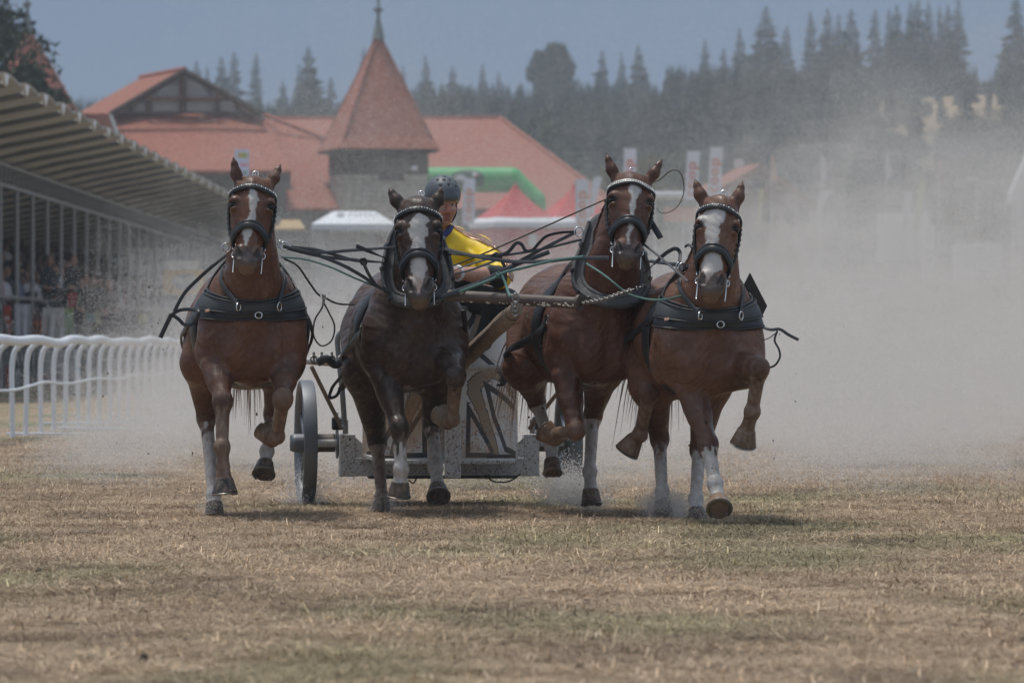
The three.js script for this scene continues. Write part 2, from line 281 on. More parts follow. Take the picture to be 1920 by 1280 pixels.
tips.forEach(([px, py, d, w], i) => {
  const p = P(px, py, d), base = hillY(p.x, p.z) - 0.4, hgt = Math.max(6, p.y - base), g = spruceProto[i % 5].clone(); g.name = numbered('spruce_tree'); scene.add(g);
  const s = hgt / 16; g.position.set(p.x, base, p.z); g.scale.set(1.35 * lerp(s, w, 0.5), s, 1.35 * lerp(s, w, 0.5)); g.rotation.y = i * 2.4;
  tag(g, `${nth(i)} skyline spruce from the left, ${where(px)}`, 'spruce', 'spruces on the ridge skyline');
});
{ const [c, t] = leafTree(233, 17, 3.7, 8000, 0.8, 1.6), g = thing('broadleaf_tree', 'broad round topped leafy tree standing taller than the wood around it', 'tree', V(P(1035, 90, 840).x, hillY(P(1035, 90, 840).x, -840) - 0.5, -840)); mesh('trunk', t, bark, g); mesh('crown', c, leafDeep, g); const top2 = P(1035, 88, 840).y; g.scale.setScalar((top2 - g.position.y) / 16.2); }
{ // the wood itself, one mass of spruce and leafy trees on the slope
  const r = rng(31), lists = [[], [], [], [], []], m4 = new THREE.Matrix4();
  for (let i = 0; i < 4800; i++) {
    const d = 470 + 440 * Math.pow(r(), 0.75), px = -250 + r() * 2500, x = (px - 960) / FPX * d, z = -d, y = hillY(x, z);
    const ridgeLimit = 850; if (d > ridgeLimit + 40) continue;
    const field = px > 1625 && px < 1900; let s = 0.72 + r() * 0.42;
    if (field) { if (d > 600 && d < 862 && (r() < 0.66 || fbm(px * 0.012, 7, d * 0.01) < 0.05)) continue; s *= 0.6; }
    const topY = px < 700 ? 168 : px < 1250 ? 142 : 108; const maxTop = EYE + (640 - (topY + r() * 45)) / FPX * d; s = Math.min(s, Math.max(0.28, (maxTop - y) / 16));
    const spruce = r() < (px > 1250 ? 0.72 : 0.5), kind = spruce ? Math.floor(r() * 3) : 3 + Math.floor(r() * 2), sc = spruce ? s : s * 1.05;
    m4.compose(V(x, y - 0.5, z), new THREE.Quaternion().setFromAxisAngle(V(0, 1, 0), r() * 6.28), V(sc * (0.9 + r() * 0.3), sc, sc * (0.9 + r() * 0.3))); lists[kind].push(m4.clone());
  }
  const geos = [spruceKinds[0][0], spruceKinds[2][0], spruceKinds[3][0], leafKinds[0][0], leafKinds[1][0]], mats = [needle[0], needle[1], needle[2], leafGreen, leafDeep], wood = new THREE.Group(); wood.name = 'hillside_wood'; scene.add(wood); stuff(wood, 'dark mixed wood covering the hillside behind the roofs', 'wood');
  lists.forEach((l, k) => { const im = new THREE.InstancedMesh(geos[k], mats[k], l.length); im.name = ['spruce_mass', 'spruce_mass', 'spruce_mass', 'leafy_mass', 'leafy_mass'][k]; im.userData.kind = 'stuff'; l.forEach((m, i) => { im.setMatrixAt(i, m); const v = 0.75 + 0.5 * r(); im.setColorAt(i, new THREE.Color(v, v, v * 0.95)); }); shadows(im); wood.add(im); });
}
{ // single trees in the middle distance
  const put = (px, pyTop, d, wide, mat, seed, label, leaves = 2200, size = 0.3) => { const tp = P(px, pyTop, d), base = d > 430 ? hillY(tp.x, -d) : 0, hgt = tp.y - base, [c, t] = leafTree(seed, hgt, wide, leaves, size), g = thing('broadleaf_tree', label, 'tree', V(tp.x, base, -d)); mesh('trunk', t, bark, g); mesh('crown', c, mat, g); };
  put(1145, 258, 345, 2.6, leafOlive, 301, 'yellowing leafy tree behind the end of the long roof', 2600);
  put(1215, 275, 350, 2.0, leafOlive, 302, 'small olive tree right of the yellowing tree', 1800);
  put(1010, 205, 470, 4.2, leafGreen, 303, 'green leafy tree behind the ridge of the long roof', 2600, 0.4);
  put(1255, 262, 430, 3.4, leafGreen, 304, 'pale green round tree behind the white flags', 2400, 0.35);
  put(1790, 375, 260, 1.7, leafOlive, 305, 'olive bushy tree beside the yellow flag at right', 2200, 0.2);
  const g = thing('broadleaf_tree', 'dark leafy tree at the upper left corner in front of the far tower', 'tree', V(P(-95, 100, 205).x, 0, -205)), [c, t] = leafTree(306, 14.4, 3.3, 11000, 0.24, 1.25); mesh('trunk', t, bark, g); mesh('crown', c, leafDeep, g);
  const b = thing('broadleaf_tree', 'low dark tree peeping over the stand roof before the far tower', 'tree', V(P(62, 200, 200).x, 0, -200)), [c2, t2] = leafTree(307, 11.4, 1.3, 4200, 0.22, 1.3); mesh('trunk', t2, bark, b); mesh('crown', c2, leafDeep, b);
}
// ---------------------------------------------------------------- buildings
const tileMap = texture(256, 256, (o, u, v) => { const row = Math.floor(v * 16), fr = v * 16 - row, n = tile(u, v, 9) * 0.12 + noise3(row * 3.1, Math.floor(u * 24 + (row % 2) * 0.5) * 1.7, 0) * 0.1; const c = [0.34, 0.125, 0.085], k = 1 + n; for (let i = 0; i < 3; i++) o[i] = Math.pow(clamp(c[i] * k, 0, 1), 1 / 2.2); }, true);
const tileBump = texture(64, 256, (o, u, v) => { const fr = (v * 16) % 1; o[0] = o[1] = o[2] = 1 - fr * 0.8; });
for (const t of [tileMap, tileBump]) t.repeat.set(1 / 3.2, 1 / 3.2);
const roofMat = new THREE.MeshStandardMaterial({ map: tileMap, bumpMap: tileBump, bumpScale: 0.06, roughness: 0.9 });
const ridgeTile = M(0.36, 0.14, 0.1, 0.9), darkTimber = M(0.06, 0.042, 0.034, 0.9), brownTimber = M(0.11, 0.05, 0.032, 0.85), paleWall = M(0.32, 0.33, 0.34, 0.9), greyWall = M(0.13, 0.13, 0.135, 0.95), leadGrey = M(0.16, 0.19, 0.2, 0.6), stoneMats = [M(0.42, 0.39, 0.34, 0.95), M(0.36, 0.33, 0.28, 0.95), M(0.47, 0.44, 0.39, 0.95)], mortar = M(0.25, 0.23, 0.2, 1);
function slab(pts, thick = 0.12) { // a flat plate with that outline, uv in metres: across and up its slope
  const n = pts[1].clone().sub(pts[0]).cross(pts[2].clone().sub(pts[0])).normalize(); if (n.y < -0.001 || (Math.abs(n.y) < 0.001 && n.z < 0)) { pts = [...pts].reverse(); n.negate(); }
  const U = V(0, 1, 0).cross(n); if (U.lengthSq() < 1e-6) U.set(1, 0, 0); U.normalize(); const W = n.clone().cross(U), pos = [], uv = [], put = (p) => { pos.push(p.x, p.y, p.z); const d = p.clone().sub(pts[0]); uv.push(d.dot(U), d.dot(W)); }, dn = (p) => p.clone().addScaledVector(n, -thick);
  for (let i = 1; i < pts.length - 1; i++) { put(pts[0]); put(pts[i]); put(pts[i + 1]); put(dn(pts[0])); put(dn(pts[i + 1])); put(dn(pts[i])); }
  for (let i = 0; i < pts.length; i++) { const a = pts[i], b = pts[(i + 1) % pts.length]; for (const p of [a, dn(a), b, b, dn(a), dn(b)]) put(p); }
  const g = new THREE.BufferGeometry(); g.setAttribute('position', new THREE.Float32BufferAttribute(pos, 3)); g.setAttribute('uv', new THREE.Float32BufferAttribute(uv, 2)); g.computeVertexNormals(); return g;
}
const at0 = (o) => (geo) => geo.translate(-o.x, -o.y, -o.z);
{
  const O = V(P(760, 640, 300).x, 0, -300), g = thing('market_hall', 'long hall with red tiled roofs, timber gable and dark eaves behind the tents', 'building', O), T = at0(O);
  const roof = (name, l, th = 0.16) => mesh(name, T(slab(l.map((a) => P(...a)), th)), roofMat, g);
  roof('roof', [[500, 223, 334], [938, 222, 334], [1168, 392, 298], [500, 388, 298]]);
  roof('roof_end', [[938, 222, 334], [1075, 318, 355], [1168, 392, 298]]);
  roof('middle_roof', [[478, 213, 296], [520, 221, 298], [612, 262, 294], [680, 390, 286], [538, 390, 286], [536, 316, 290]]);
  const main = roof('gable_roof', [[346, 130, 292], [262, 146, 312], [146, 212, 312], [208, 214, 290]], 0.2);
  roof('gable_roof_far', [[346, 130, 292], [490, 213, 290], [470, 205, 312], [300, 140, 312]], 0.2);
  roof('lower_roof', [[213, 212, 291.5], [488, 212, 291.5], [546, 319, 285], [238, 319, 285]], 0.18);
  roof('lower_roof_end', [[150, 214, 300], [213, 212, 291.5], [238, 319, 285], [188, 250, 297]], 0.18);
  mesh('gable_wall', T(slab([[344, 140, 291], [228, 211, 291], [466, 211, 291]].map((a) => P(...a)), 0.2)), greyWall, g);
  for (const [x0, y0, x1, y1] of [[285, 183, 334, 208], [349, 149, 392, 181], [349, 188, 400, 208], [288, 160, 335, 180], [412, 190, 440, 208], [248, 192, 272, 208]]) mesh('wall_panel', T(slab([P(x0, y1, 290.85), P(x1, y1, 290.85), P(x1 - (y0 < 160 ? 20 : 0), y0, 290.85), P(x0 + (x0 === 288 ? 22 : 0), y0, 290.85)], 0.08)), paleWall, g);
  const beam = (a, b, r) => mesh('timber_beam', T(rod(P(...a), P(...b), r, r, 6)), brownTimber, g);
  beam([340, 138, 290.6], [340, 210, 290.6], 0.13); beam([268, 185, 290.6], [416, 185, 290.6], 0.1); beam([278, 176, 290.6], [278, 210, 290.6], 0.11); beam([405, 176, 290.6], [405, 210, 290.6], 0.11);
  mesh('verge_board', T(rod(P(345, 134, 290.2), P(206, 215, 289.6), 0.19, 0.19, 6)), darkTimber, g); mesh('verge_board', T(rod(P(345, 134, 290.2), P(492, 215, 289.6), 0.19, 0.19, 6)), darkTimber, g);
  mesh('gutter', T(rod(P(207, 217, 289), P(242, 312, 284.6), 0.09)), leadGrey, g); mesh('gutter', T(rod(P(486, 222, 290), P(497, 222, 290), 0.09)), leadGrey, g); mesh('gutter', T(rod(P(603, 265, 289), P(606, 286, 289), 0.1)), leadGrey, g);
  mesh('wall', T(merge([slab([P(236, 324, 288), P(544, 324, 288), P(544, 682, 288), P(236, 682, 288)], 0.3), slab([P(536, 394, 289), P(690, 394, 289), P(690, 682, 289), P(536, 682, 289)], 0.3)])), greyWall, g);
  mesh('rear_wall', T(slab([P(690, 396, 301), P(1160, 396, 301), P(1160, 682, 301), P(690, 682, 301)], 0.3)), greyWall, g);
  for (const [a, b] of [[[502, 221, 334], [938, 220, 334]], [[938, 220, 334], [1168, 390, 298]], [[346, 128, 292], [262, 144, 312]], [[490, 213, 296], [612, 260, 294]]]) mesh('ridge_cap', T(rod(P(...a), P(...b), 0.11, 0.11, 6)), ridgeTile, g);
}
function spireTower(apex, eaveY, half, d, turn, label, withWall) {
  const a = P(...apex, d), ey = P(960, eaveY, d).y, O = V(a.x, 0, a.z), w = half, g = thing('tower', label, 'tower', O, turn), ht = a.y - ey;
  const c = [[-1, 1], [1, 1], [1, -1], [-1, -1]].map(([x, z]) => V(x * w, ey, z * w)), t0 = 0.055, capY = ht * 0.97, tp = c.map((p) => V(p.x * t0, ey + ht * (1 - t0), p.z * t0));
  const flare = c.map((p) => V(p.x * 0.86, ey + ht * 0.1, p.z * 0.86));
  for (let i = 0; i < 4; i++) { const j = (i + 1) % 4; mesh('roof_face', slab([flare[i], flare[j], tp[j], tp[i]], 0.1), roofMat, g); mesh('eave_face', slab([c[i], c[j], flare[j], flare[i]], 0.1), roofMat, g); }
  for (let i = 0; i < 4; i++) for (let k = 0; k < 16; k++) { const A = flare[i].clone().lerp(tp[i], k / 16), B = flare[i].clone().lerp(tp[i], (k + 0.86) / 16); mesh('hip_tile', rod(A, B, 0.085, 0.06, 6), ridgeTile, g); }
  const top2 = ey + ht * (1 - t0);
  mesh('spire_cap', new THREE.CylinderGeometry(0.1, 0.4, 1.15, 4, 1).rotateY(Math.PI / 4).translate(0, top2 + 0.55, 0), leadGrey, g);
  mesh('spire_ball', new THREE.LatheGeometry([[0.0, 0], [0.08, 0], [0.1, 0.25], [0.28, 0.42], [0.1, 0.52], [0.06, 0.8], [0, 0.82]].map((p) => new THREE.Vector2(...p)), 14).translate(0, top2 + 1.1, 0), leadGrey, g);
  mesh('spire_rod', new THREE.CylinderGeometry(0.05, 0.07, 4.5, 8).translate(0, top2 + 4, 0), leadGrey, g);
  mesh('soffit', box(w * 1.96, 0.08, w * 1.96, 0, ey - 0.13, 0), darkTimber, g);
  if (withWall) {
    const ww = w * 0.8, y1 = ey - 0.18, y0 = y1 - 1.1;
    mesh('boarded_storey', box(ww * 2.02, y1 - y0, ww * 2.02, 0, (y0 + y1) / 2, 0), darkTimber, g);
    const core = mesh('stone_wall', box(ww * 1.94, y0 - 0.01, ww * 1.94, 0, (y0 - 0.01) / 2, 0), mortar, g), r = rng(5);
    for (const sd of [0, 1]) { let y = y0 - 0.02; for (let row = 0; row < 13 && y > 4.5; row++) { const h = 0.2 + r() * 0.14; let x = -ww; while (x < ww - 0.05) { const bw = Math.min(0.25 + r() * 0.4, ww - x), s = rbox(bw - 0.035, h - 0.03, 0.1, 0.02, x + bw / 2, y - h / 2, ww * 0.97 + r() * 0.02); if (sd) s.rotateY(-Math.PI / 2); mesh('stone', s, stoneMats[Math.floor(r() * 3)], core); x += bw; } y -= h; } }
    mesh('shutter', box(ww * 0.62, 0.4, 0.12, ww * 0.1, y0 - 0.08, ww * 1.02), darkTimber, g);
    mesh('sign_plate', box(0.3, 0.2, 0.03, ww * 0.66, y0 + 0.32, ww * 1.035), M(0.7, 0.72, 0.75, 0.6), g);
  }
}
spireTower([709, 62], 281, 2.62, 287, 0.24, 'square stone tower with steep red pyramid roof and metal spire', true);
spireTower([50, 48], 290, 3.1, 300, 0.5, 'second red pyramid tower at the upper left corner behind a tree', false);
{ // pale house at the right
  const O = V(P(1440, 640, 330).x, 0, -330), g = thing('house', 'pale house with low red gable roof, dim in the dust right of the flags', 'house', O), T = at0(O), wall = M(0.5, 0.45, 0.38, 0.9);
  mesh('wall', T(slab([P(1408, 318, 330), P(1352, 352, 330), P(1352, 682, 330), P(1540, 682, 330), P(1540, 388, 330)], 0.4)), wall, g);
  mesh('side_wall', T(slab([P(1352, 352, 330.4), P(1300, 366, 350), P(1300, 682, 350), P(1352, 682, 330.4)], 0.3)), wall, g);
  mesh('roof', T(slab([P(1428, 306, 328), P(1340, 358, 328), P(1270, 372, 350), P(1392, 310, 350)], 0.25)), roofMat, g);
  mesh('roof', T(slab([P(1428, 306, 328), P(1392, 310, 350), P(1520, 390, 350), P(1552, 395, 328)], 0.25)), roofMat, g);
  mesh('attic_window', T(box(0.85, 0.5, 0.1).translate(...P(1418, 346, 329.8).toArray())), M(0.05, 0.055, 0.06, 0.2), g);
  mesh('chimney', T(box(0.55, 0.5, 0.6).translate(...P(1386, 306, 338).toArray())), M(0.7, 0.7, 0.7, 0.8), g);
  for (const x of [1440, 1480, 1510]) mesh('window', T(box(0.5, 0.8, 0.08).translate(...P(x, 405, 329.8).toArray())), M(0.06, 0.065, 0.07, 0.2), g);
}
{ // ---------------------------------------------------------------- grandstand
  const XE = -9.2, XT = -11.5, XB = -17, HE = 5.85, HT = 5.22, HB = 4.3, z0 = -97.5, bay = 4.3, n = 30, O = V(XT, 0, z0), g = thing('grandstand', 'long open grandstand with pleated pale roof, lattice truss and thin posts at left', 'grandstand', O), T = at0(O);
  const sheet = M(0.5, 0.47, 0.43, 0.95, { transmission: 0.3, thickness: 0 }), steelGrey = M(0.2, 0.2, 0.2, 0.5, { metalness: 0.4 }), whiteCap = M(0.85, 0.87, 0.9, 0.6), galv = M(0.33, 0.34, 0.35, 0.55, { metalness: 0.3 });
  const hAt = (x) => x > XT ? lerp(HT, HE, (x - XT) / (XE - XT)) : lerp(HB, HT, (x - XB) / (XT - XB));
  for (let i = 0; i < n; i++) {
    const za = z0 - i * bay, pos = [], idx = [], nx = 10, nz = 10;
    for (const up of [0, 0.05]) for (let a = 0; a <= nx; a++) for (let b = 0; b <= nz; b++) { const x = lerp(XB, XE, a / nx), t = b / nz; pos.push(x, hAt(x) + 0.08 * Math.sin(Math.PI * t) - 0.03 + up, za - bay * t); }
    const W = nz + 1, Q = (nx + 1) * W;
    for (let a = 0; a < nx; a++) for (let b = 0; b < nz; b++) { const k = a * W + b; idx.push(k, k + 1, k + W, k + 1, k + W + 1, k + W, Q + k, Q + k + W, Q + k + 1, Q + k + 1, Q + k + W, Q + k + W + 1); }
    for (let b = 0; b < nz; b++) for (const a of [0, nx]) { const k = a * W + b; idx.push(k, Q + k, k + 1, k + 1, Q + k, Q + k + 1); }
    const gg = new THREE.BufferGeometry(); gg.setAttribute('position', new THREE.Float32BufferAttribute(pos, 3)); gg.setIndex(idx); gg.computeVertexNormals();
    mesh('roof_panel', T(gg), sheet, g);
    mesh('gutter_end', T(slab([V(XE + 0.03, HE - 0.0, za + 0.5), V(XE + 0.03, HE - 0.0, za - 0.5), V(XE + 0.03, HE - 0.2, za - 0.1), V(XE + 0.03, HE - 0.2, za + 0.1)], 0.06).translate(0.06, -0.02, 0)), whiteCap, g);
    const lat = []; for (let k = 0; k < 4; k++) lat.push(box(0.07, 0.42, 0.05, XT, HT - 0.42, za - k * bay / 4)); for (let k = 0; k < 4; k++) lat.push(rod(V(XT, HT - 0.62, za - k * bay / 4), V(XT, HT - 0.2, za - (k + 1) * bay / 4), 0.015, 0.015, 4)); lat.push(box(0.09, 0.07, bay, XT, HT - 0.18, za - bay / 2), box(0.09, 0.07, bay, XT, HT - 0.64, za - bay / 2));
    const tr = mesh('truss_bay', T(merge(lat)), galv, g); tr.userData.kind = 'stuff';
    mesh('post', T(new THREE.CylinderGeometry(0.055, 0.055, HT - 0.6, 8).translate(XT, (HT - 0.6) / 2, za)), galv, g);
    mesh('rafter', T(rod(V(XE + 0.1, HE - 0.2, za), V(XB, HB - 0.2, za), 0.06, 0.06, 6)), steelGrey, g);
  }
  const L = n * bay;
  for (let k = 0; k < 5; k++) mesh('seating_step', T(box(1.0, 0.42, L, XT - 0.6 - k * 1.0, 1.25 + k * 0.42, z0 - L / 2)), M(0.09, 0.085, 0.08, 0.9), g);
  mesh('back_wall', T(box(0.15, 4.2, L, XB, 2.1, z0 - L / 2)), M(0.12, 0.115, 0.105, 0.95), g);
  mesh('front_rail', T(box(0.06, 0.06, L, XT + 0.12, 2.06, z0 - L / 2)), steelGrey, g);
  mesh('front_rail', T(box(0.05, 0.05, L, XT + 0.12, 1.5, z0 - L / 2)), steelGrey, g);
  for (let i = 0; i < 8; i++) { mesh('stair_rail', T(rod(V(XT + 0.2, 2.0, z0 - 14 - i * 13), V(XT + 0.9, 0.5, z0 - 11.6 - i * 13), 0.04)), steelGrey, g); mesh('stair_rail', T(rod(V(XT + 0.2, 2.0, z0 - 15.4 - i * 13), V(XT + 0.9, 0.5, z0 - 13 - i * 13), 0.04)), steelGrey, g); }
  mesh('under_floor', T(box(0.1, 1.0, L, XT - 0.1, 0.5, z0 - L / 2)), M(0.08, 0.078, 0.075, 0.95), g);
}
// ---------------------------------------------------------------- cloths hung on the stand and stands by the rail
const cloth = (c, rough = 0.9) => M(...c, rough);
function hanging(px0, px1, py0, py1, d, col, label, draw) {
  const a = P(px0, py0, d), b = P(px1, py1, d), w = b.x - a.x, h = a.y - b.y, geo = new THREE.PlaneGeometry(w, h, 12, 6), p = geo.attributes.position;
  const back = geo.clone();
  for (let i = 0; i < p.count; i++) { const f = 0.035 * Math.sin(p.getX(i) / w * 14 + px0) * (0.6 - p.getY(i) / h); p.setZ(i, f + 0.012); back.attributes.position.setZ(i, f - 0.012); }
  back.index.array.reverse(); geo.computeVertexNormals(); back.computeVertexNormals();
  const m = new THREE.MeshStandardMaterial({ roughness: 0.9, color: draw ? 0xffffff : new THREE.Color().setRGB(...col), map: draw ? canvasTexture(256, 256, draw) : null });
  const o = top('hanging_banner', merge([geo, back]), m, label, 'banner', 'banners hung along the stand front'); o.position.set((a.x + b.x) / 2, (a.y + b.y) / 2, -d);
}
const blank = (c) => (x, w, h) => { x.fillStyle = c; x.fillRect(0, 0, w, h); };
hanging(6, 20, 572, 640, 124, [0.5, 0.1, 0.06], 'narrow orange red banner with white bars, first on the stand rail', (x, w, h) => { blank('#b8503f')(x, w, h); x.fillStyle = '#ddd6d2'; for (let i = 0; i < 3; i++) x.fillRect(w * 0.25, h * (0.3 + i * 0.22), w * 0.5, h * 0.1); });
hanging(26, 58, 570, 640, 125, [0.5, 0.54, 0.62], 'pale blue white banner beside the orange red one');
hanging(60, 78, 584, 640, 126, [0.3, 0.15, 0.09], 'brown and orange banner with dark figures', (x, w, h) => { blank('#6e5a50')(x, w, h); x.fillStyle = '#a4684c'; x.fillRect(w * 0.05, h * 0.3, w * 0.9, h * 0.65); x.fillStyle = '#4c3b34'; for (let i = 0; i < 3; i++) x.fillRect(w * (0.15 + i * 0.28), h * 0.45, w * 0.12, h * 0.5); });
hanging(79, 119, 577, 640, 128, [0.7, 0.7, 0.7], 'white banner with dark and rust upright strokes', (x, w, h) => { blank('#c3c4c8')(x, w, h); x.lineWidth = w * 0.035; for (const [c, u, t, b] of [['#8a3f38', 0.1, 0.25, 0.95], ['#3c3e42', 0.24, 0.25, 0.9], ['#3c3e42', 0.34, 0.2, 0.6], ['#9a5a40', 0.66, 0.35, 0.65], ['#9a5a40', 0.87, 0.3, 0.6]]) { x.strokeStyle = c; x.beginPath(); x.moveTo(w * u, h * t); x.lineTo(w * (u + 0.03), h * b); x.stroke(); } });
hanging(120, 138, 577, 640, 129, [0.4, 0.5, 0.3], 'light green banner after the white one', (x, w, h) => { blank('#9fb59a')(x, w, h); x.fillStyle = '#7f9f54'; x.fillRect(0, 0, w, h * 0.16); });
hanging(126, 144, 548, 577, 129.5, [0.35, 0.03, 0.04], 'dark red cloth above the green banner');
hanging(160, 178, 583, 602, 136, [0.3, 0.55, 0.6], 'small turquoise banner in the dust');
hanging(179, 194, 583, 605, 137, [0.5, 0.55, 0.2], 'small lime banner beside the turquoise one');
hanging(195, 225, 585, 604, 138, [0.6, 0.58, 0.65], 'small pale lilac banner beside the lime one');
hanging(258, 275, 588, 605, 150, [0.6, 0.55, 0.25], 'faded yellow banner farthest along the stand');
hanging(308, 372, 487, 505, 150, [0.7, 0.68, 0.62], 'cream board above the yellow board in the far stand');
hanging(306, 382, 506, 552, 150.4, [0.62, 0.42, 0.06], 'yellow board with grey oval at the end of the stand', (x, w, h) => { blank('#d0a638')(x, w, h); x.fillStyle = '#9a9da6'; x.beginPath(); x.ellipse(w * 0.55, h * 0.5, w * 0.33, h * 0.36, 0, 0, 7); x.fill(); });
{ const s = (n, l, c, a, b, d, col) => { const A = P(a[0], a[1], d), B = P(b[0], b[1], d); const o = top(n, rbox(B.x - A.x, A.y - Math.max(0.01, B.y), 0.5, 0.04), M(...col, 0.8), l, c); o.position.set((A.x + B.x) / 2, (A.y + Math.max(0.01, B.y)) / 2, -d); };
  s('equipment_box', 'small red box on the grass behind the rail posts', 'box', [11, 688], [23, 730], 118, [0.3, 0.03, 0.03]);
  s('trailer', 'pale grey box trailer behind the rail', 'trailer', [72, 655], [142, 702], 120, [0.42, 0.43, 0.44]); }
// ---------------------------------------------------------------- white running rail
{
  const g = thing('running_rail', 'white plastic running rail with bent posts along the left of the track', 'rail', V(-5.3, 0, -58)), white = M(0.74, 0.77, 0.82, 0.45), wav = (d) => 1.055 + 0.012 * Math.sin(d * 0.55) + 0.014 * Math.sin(d * 1.31 + 1);
  const pts = [], low = []; for (let d = 47; d <= 150; d += 1) { pts.push(V(0.06 + 0.02 * Math.sin(d * 0.4), wav(d) + (d > 66 && d < 70 ? 0.012 : 0), -d + 58)); low.push(V(-0.02, 0.56 + 0.015 * Math.sin(d * 0.8) - (d < 66 ? 0.02 * Math.sin(d * 0.35) : 0), -d + 58)); }
  mesh('top_rail', tube(pts, 0.053, { n: 260, sides: 14 }), white, g); mesh('lower_rail', tube(low, 0.017, { n: 220, sides: 8 }), white, g);
  for (let i = -5; i < 45; i++) { const d = 59.4 + i * 1.86, z = -d + 58, lean = 0.012 * Math.sin(i * 2.3); mesh('post', tube([V(-0.09 + lean, 0, z), V(-0.09, 0.5, z), V(-0.085, 0.82, z), V(-0.05, 0.96, z), V(0.03, 1.03, z)], 0.029, { n: 16, sides: 10 }), white, g); }
  for (let i = 0; i < 4; i++) mesh('foot_bar', rbox(0.9 + (i % 3) * 0.3, 0.03, 0.05, 0.01, 0.1 + (i % 2) * 0.4, 0.02, -5.5 - i * 4.1), white, g);
}
// ---------------------------------------------------------------- tents, arch, flags
const tentWhite = M(0.78, 0.8, 0.84, 0.7), tentRed = M(0.55, 0.07, 0.07, 0.7);
{ // white pavilion with print
  const d = 225, c = P(664, 425, d), sx = 78 / FPX * d * 1, g = thing('pavilion', 'white pavilion tent with dark lettering on its roof, left of the dark horse', 'tent', V(c.x, 0, c.z)), ey = P(0, 421, d).y, ry = P(0, 396, d).y, W = 1.66, rw = 0.82, D = 1.4;
  const e = [V(-W, ey, D), V(W, ey, D), V(W, ey, -D), V(-W, ey, -D)], r = [V(-rw, ry, 0), V(rw, ry, 0)];
  const pm = new THREE.MeshStandardMaterial({ roughness: 0.7, map: canvasTexture(1024, 256, (x, w, h) => { blank('#e6e9ef')(x, w, h); x.fillStyle = '#4d545e'; x.font = 'bold 78px sans-serif'; const s = 'PARRAT'; for (let i = 0; i < 6; i++) x.fillText(s[i], 440 + i * 62, 100); x.lineWidth = 20; x.strokeStyle = '#4d545e'; x.beginPath(); x.arc(350, 78, 36, 0, 7); x.stroke(); x.beginPath(); x.moveTo(330, 60); x.lineTo(372, 96); x.stroke(); }) });
  const front = slab([e[0], e[1], r[1], r[0]], 0.03), p = front.attributes.position, uv = front.attributes.uv; for (let i = 0; i < p.count; i++) uv.setXY(i, (p.getX(i) + W) / (2 * W), (p.getY(i) - ey) / (ry - ey)); mesh('roof_print', front, pm, g);
  mesh('roof_side', slab([e[1], e[2], r[1]], 0.03), tentWhite, g); mesh('roof_side', slab([e[3], e[0], r[0]], 0.03), tentWhite, g); mesh('roof_back', slab([e[2], e[3], r[0], r[1]], 0.03), tentWhite, g);
  mesh('valance', box(2 * W, 0.22, 0.03, 0, ey - 0.13, D), tentWhite, g); mesh('back_sheet', box(2 * W, ey - 0.25, 0.03, 0, (ey - 0.25) / 2, -D), tentWhite, g);
  for (const [x, z] of [[-W, D], [W, D], [W, -D], [-W, -D]]) mesh('leg', box(0.06, ey, 0.06, x * 0.985, ey / 2, z * 0.97), M(0.5, 0.5, 0.5, 0.5), g);
  mesh('brown_panel', box(0.45, 0.35, 0.04, 1.1, ey - 0.62, D * 0.4), M(0.3, 0.2, 0.14, 0.9), g);
}
function pagoda(px, apexY, eaveY, half, d, label) {
  const c = P(px, 640, d), g = thing('pagoda_tent', label, 'tent', V(c.x, 0, c.z), 0.35, 'red pagoda tents'), ey = P(0, eaveY, d).y, ay = P(0, apexY, d).y, n = 10;
  const surf = (side, lo, hi, sp, mat, name) => { const pos = [], idx = []; for (let i = 0; i <= n; i++) { const t = lerp(lo, hi, i / n), w = half * Math.pow(1 - t, 1.4) + 0.02, y = ey + (ay - ey) * t; for (const s of [-1, 0, 1]) { const q = V(s * w * sp, y - (s ? 0 : 0.03), w).applyAxisAngle(V(0, 1, 0), side * Math.PI / 2); pos.push(q.x, q.y, q.z); } } for (let i = 0; i < n; i++) for (let k = 0; k < 2; k++) { const a = i * 3 + k; idx.push(a, a + 1, a + 3, a + 1, a + 4, a + 3); } const gg = new THREE.BufferGeometry(); gg.setAttribute('position', new THREE.Float32BufferAttribute(pos, 3)); gg.setIndex(idx); gg.computeVertexNormals(); mesh(name, gg, mat, g); };
  for (let s = 0; s < 4; s++) { surf(s, 0.13, 1, 1, tentRed, 'red_peak'); surf(s, 0, 0.13, 1, tentWhite, 'white_skirt'); const v = box(half * 2, 0.22, 0.03, 0, ey - 0.1, half); v.rotateY(s * Math.PI / 2); mesh('valance', v, tentWhite, g); const w = box(half * 1.96, ey - 0.25, 0.02, 0, (ey - 0.25) / 2, half * 0.97); w.rotateY(s * Math.PI / 2); mesh('red_wall', w, tentRed, g); }
  mesh('price_board', box(0.35, 0.5, 0.05, 0.2, ey - 0.75, half + 0.05), M(0.6, 0.6, 0.6, 0.8), g);
}
pagoda(966, 342, 418, 1.5, 236, 'red and white pointed tent in front of the green arch');
pagoda(1075, 345, 418, 1.5, 237, 'red and white pointed tent left of the red brown horse head');
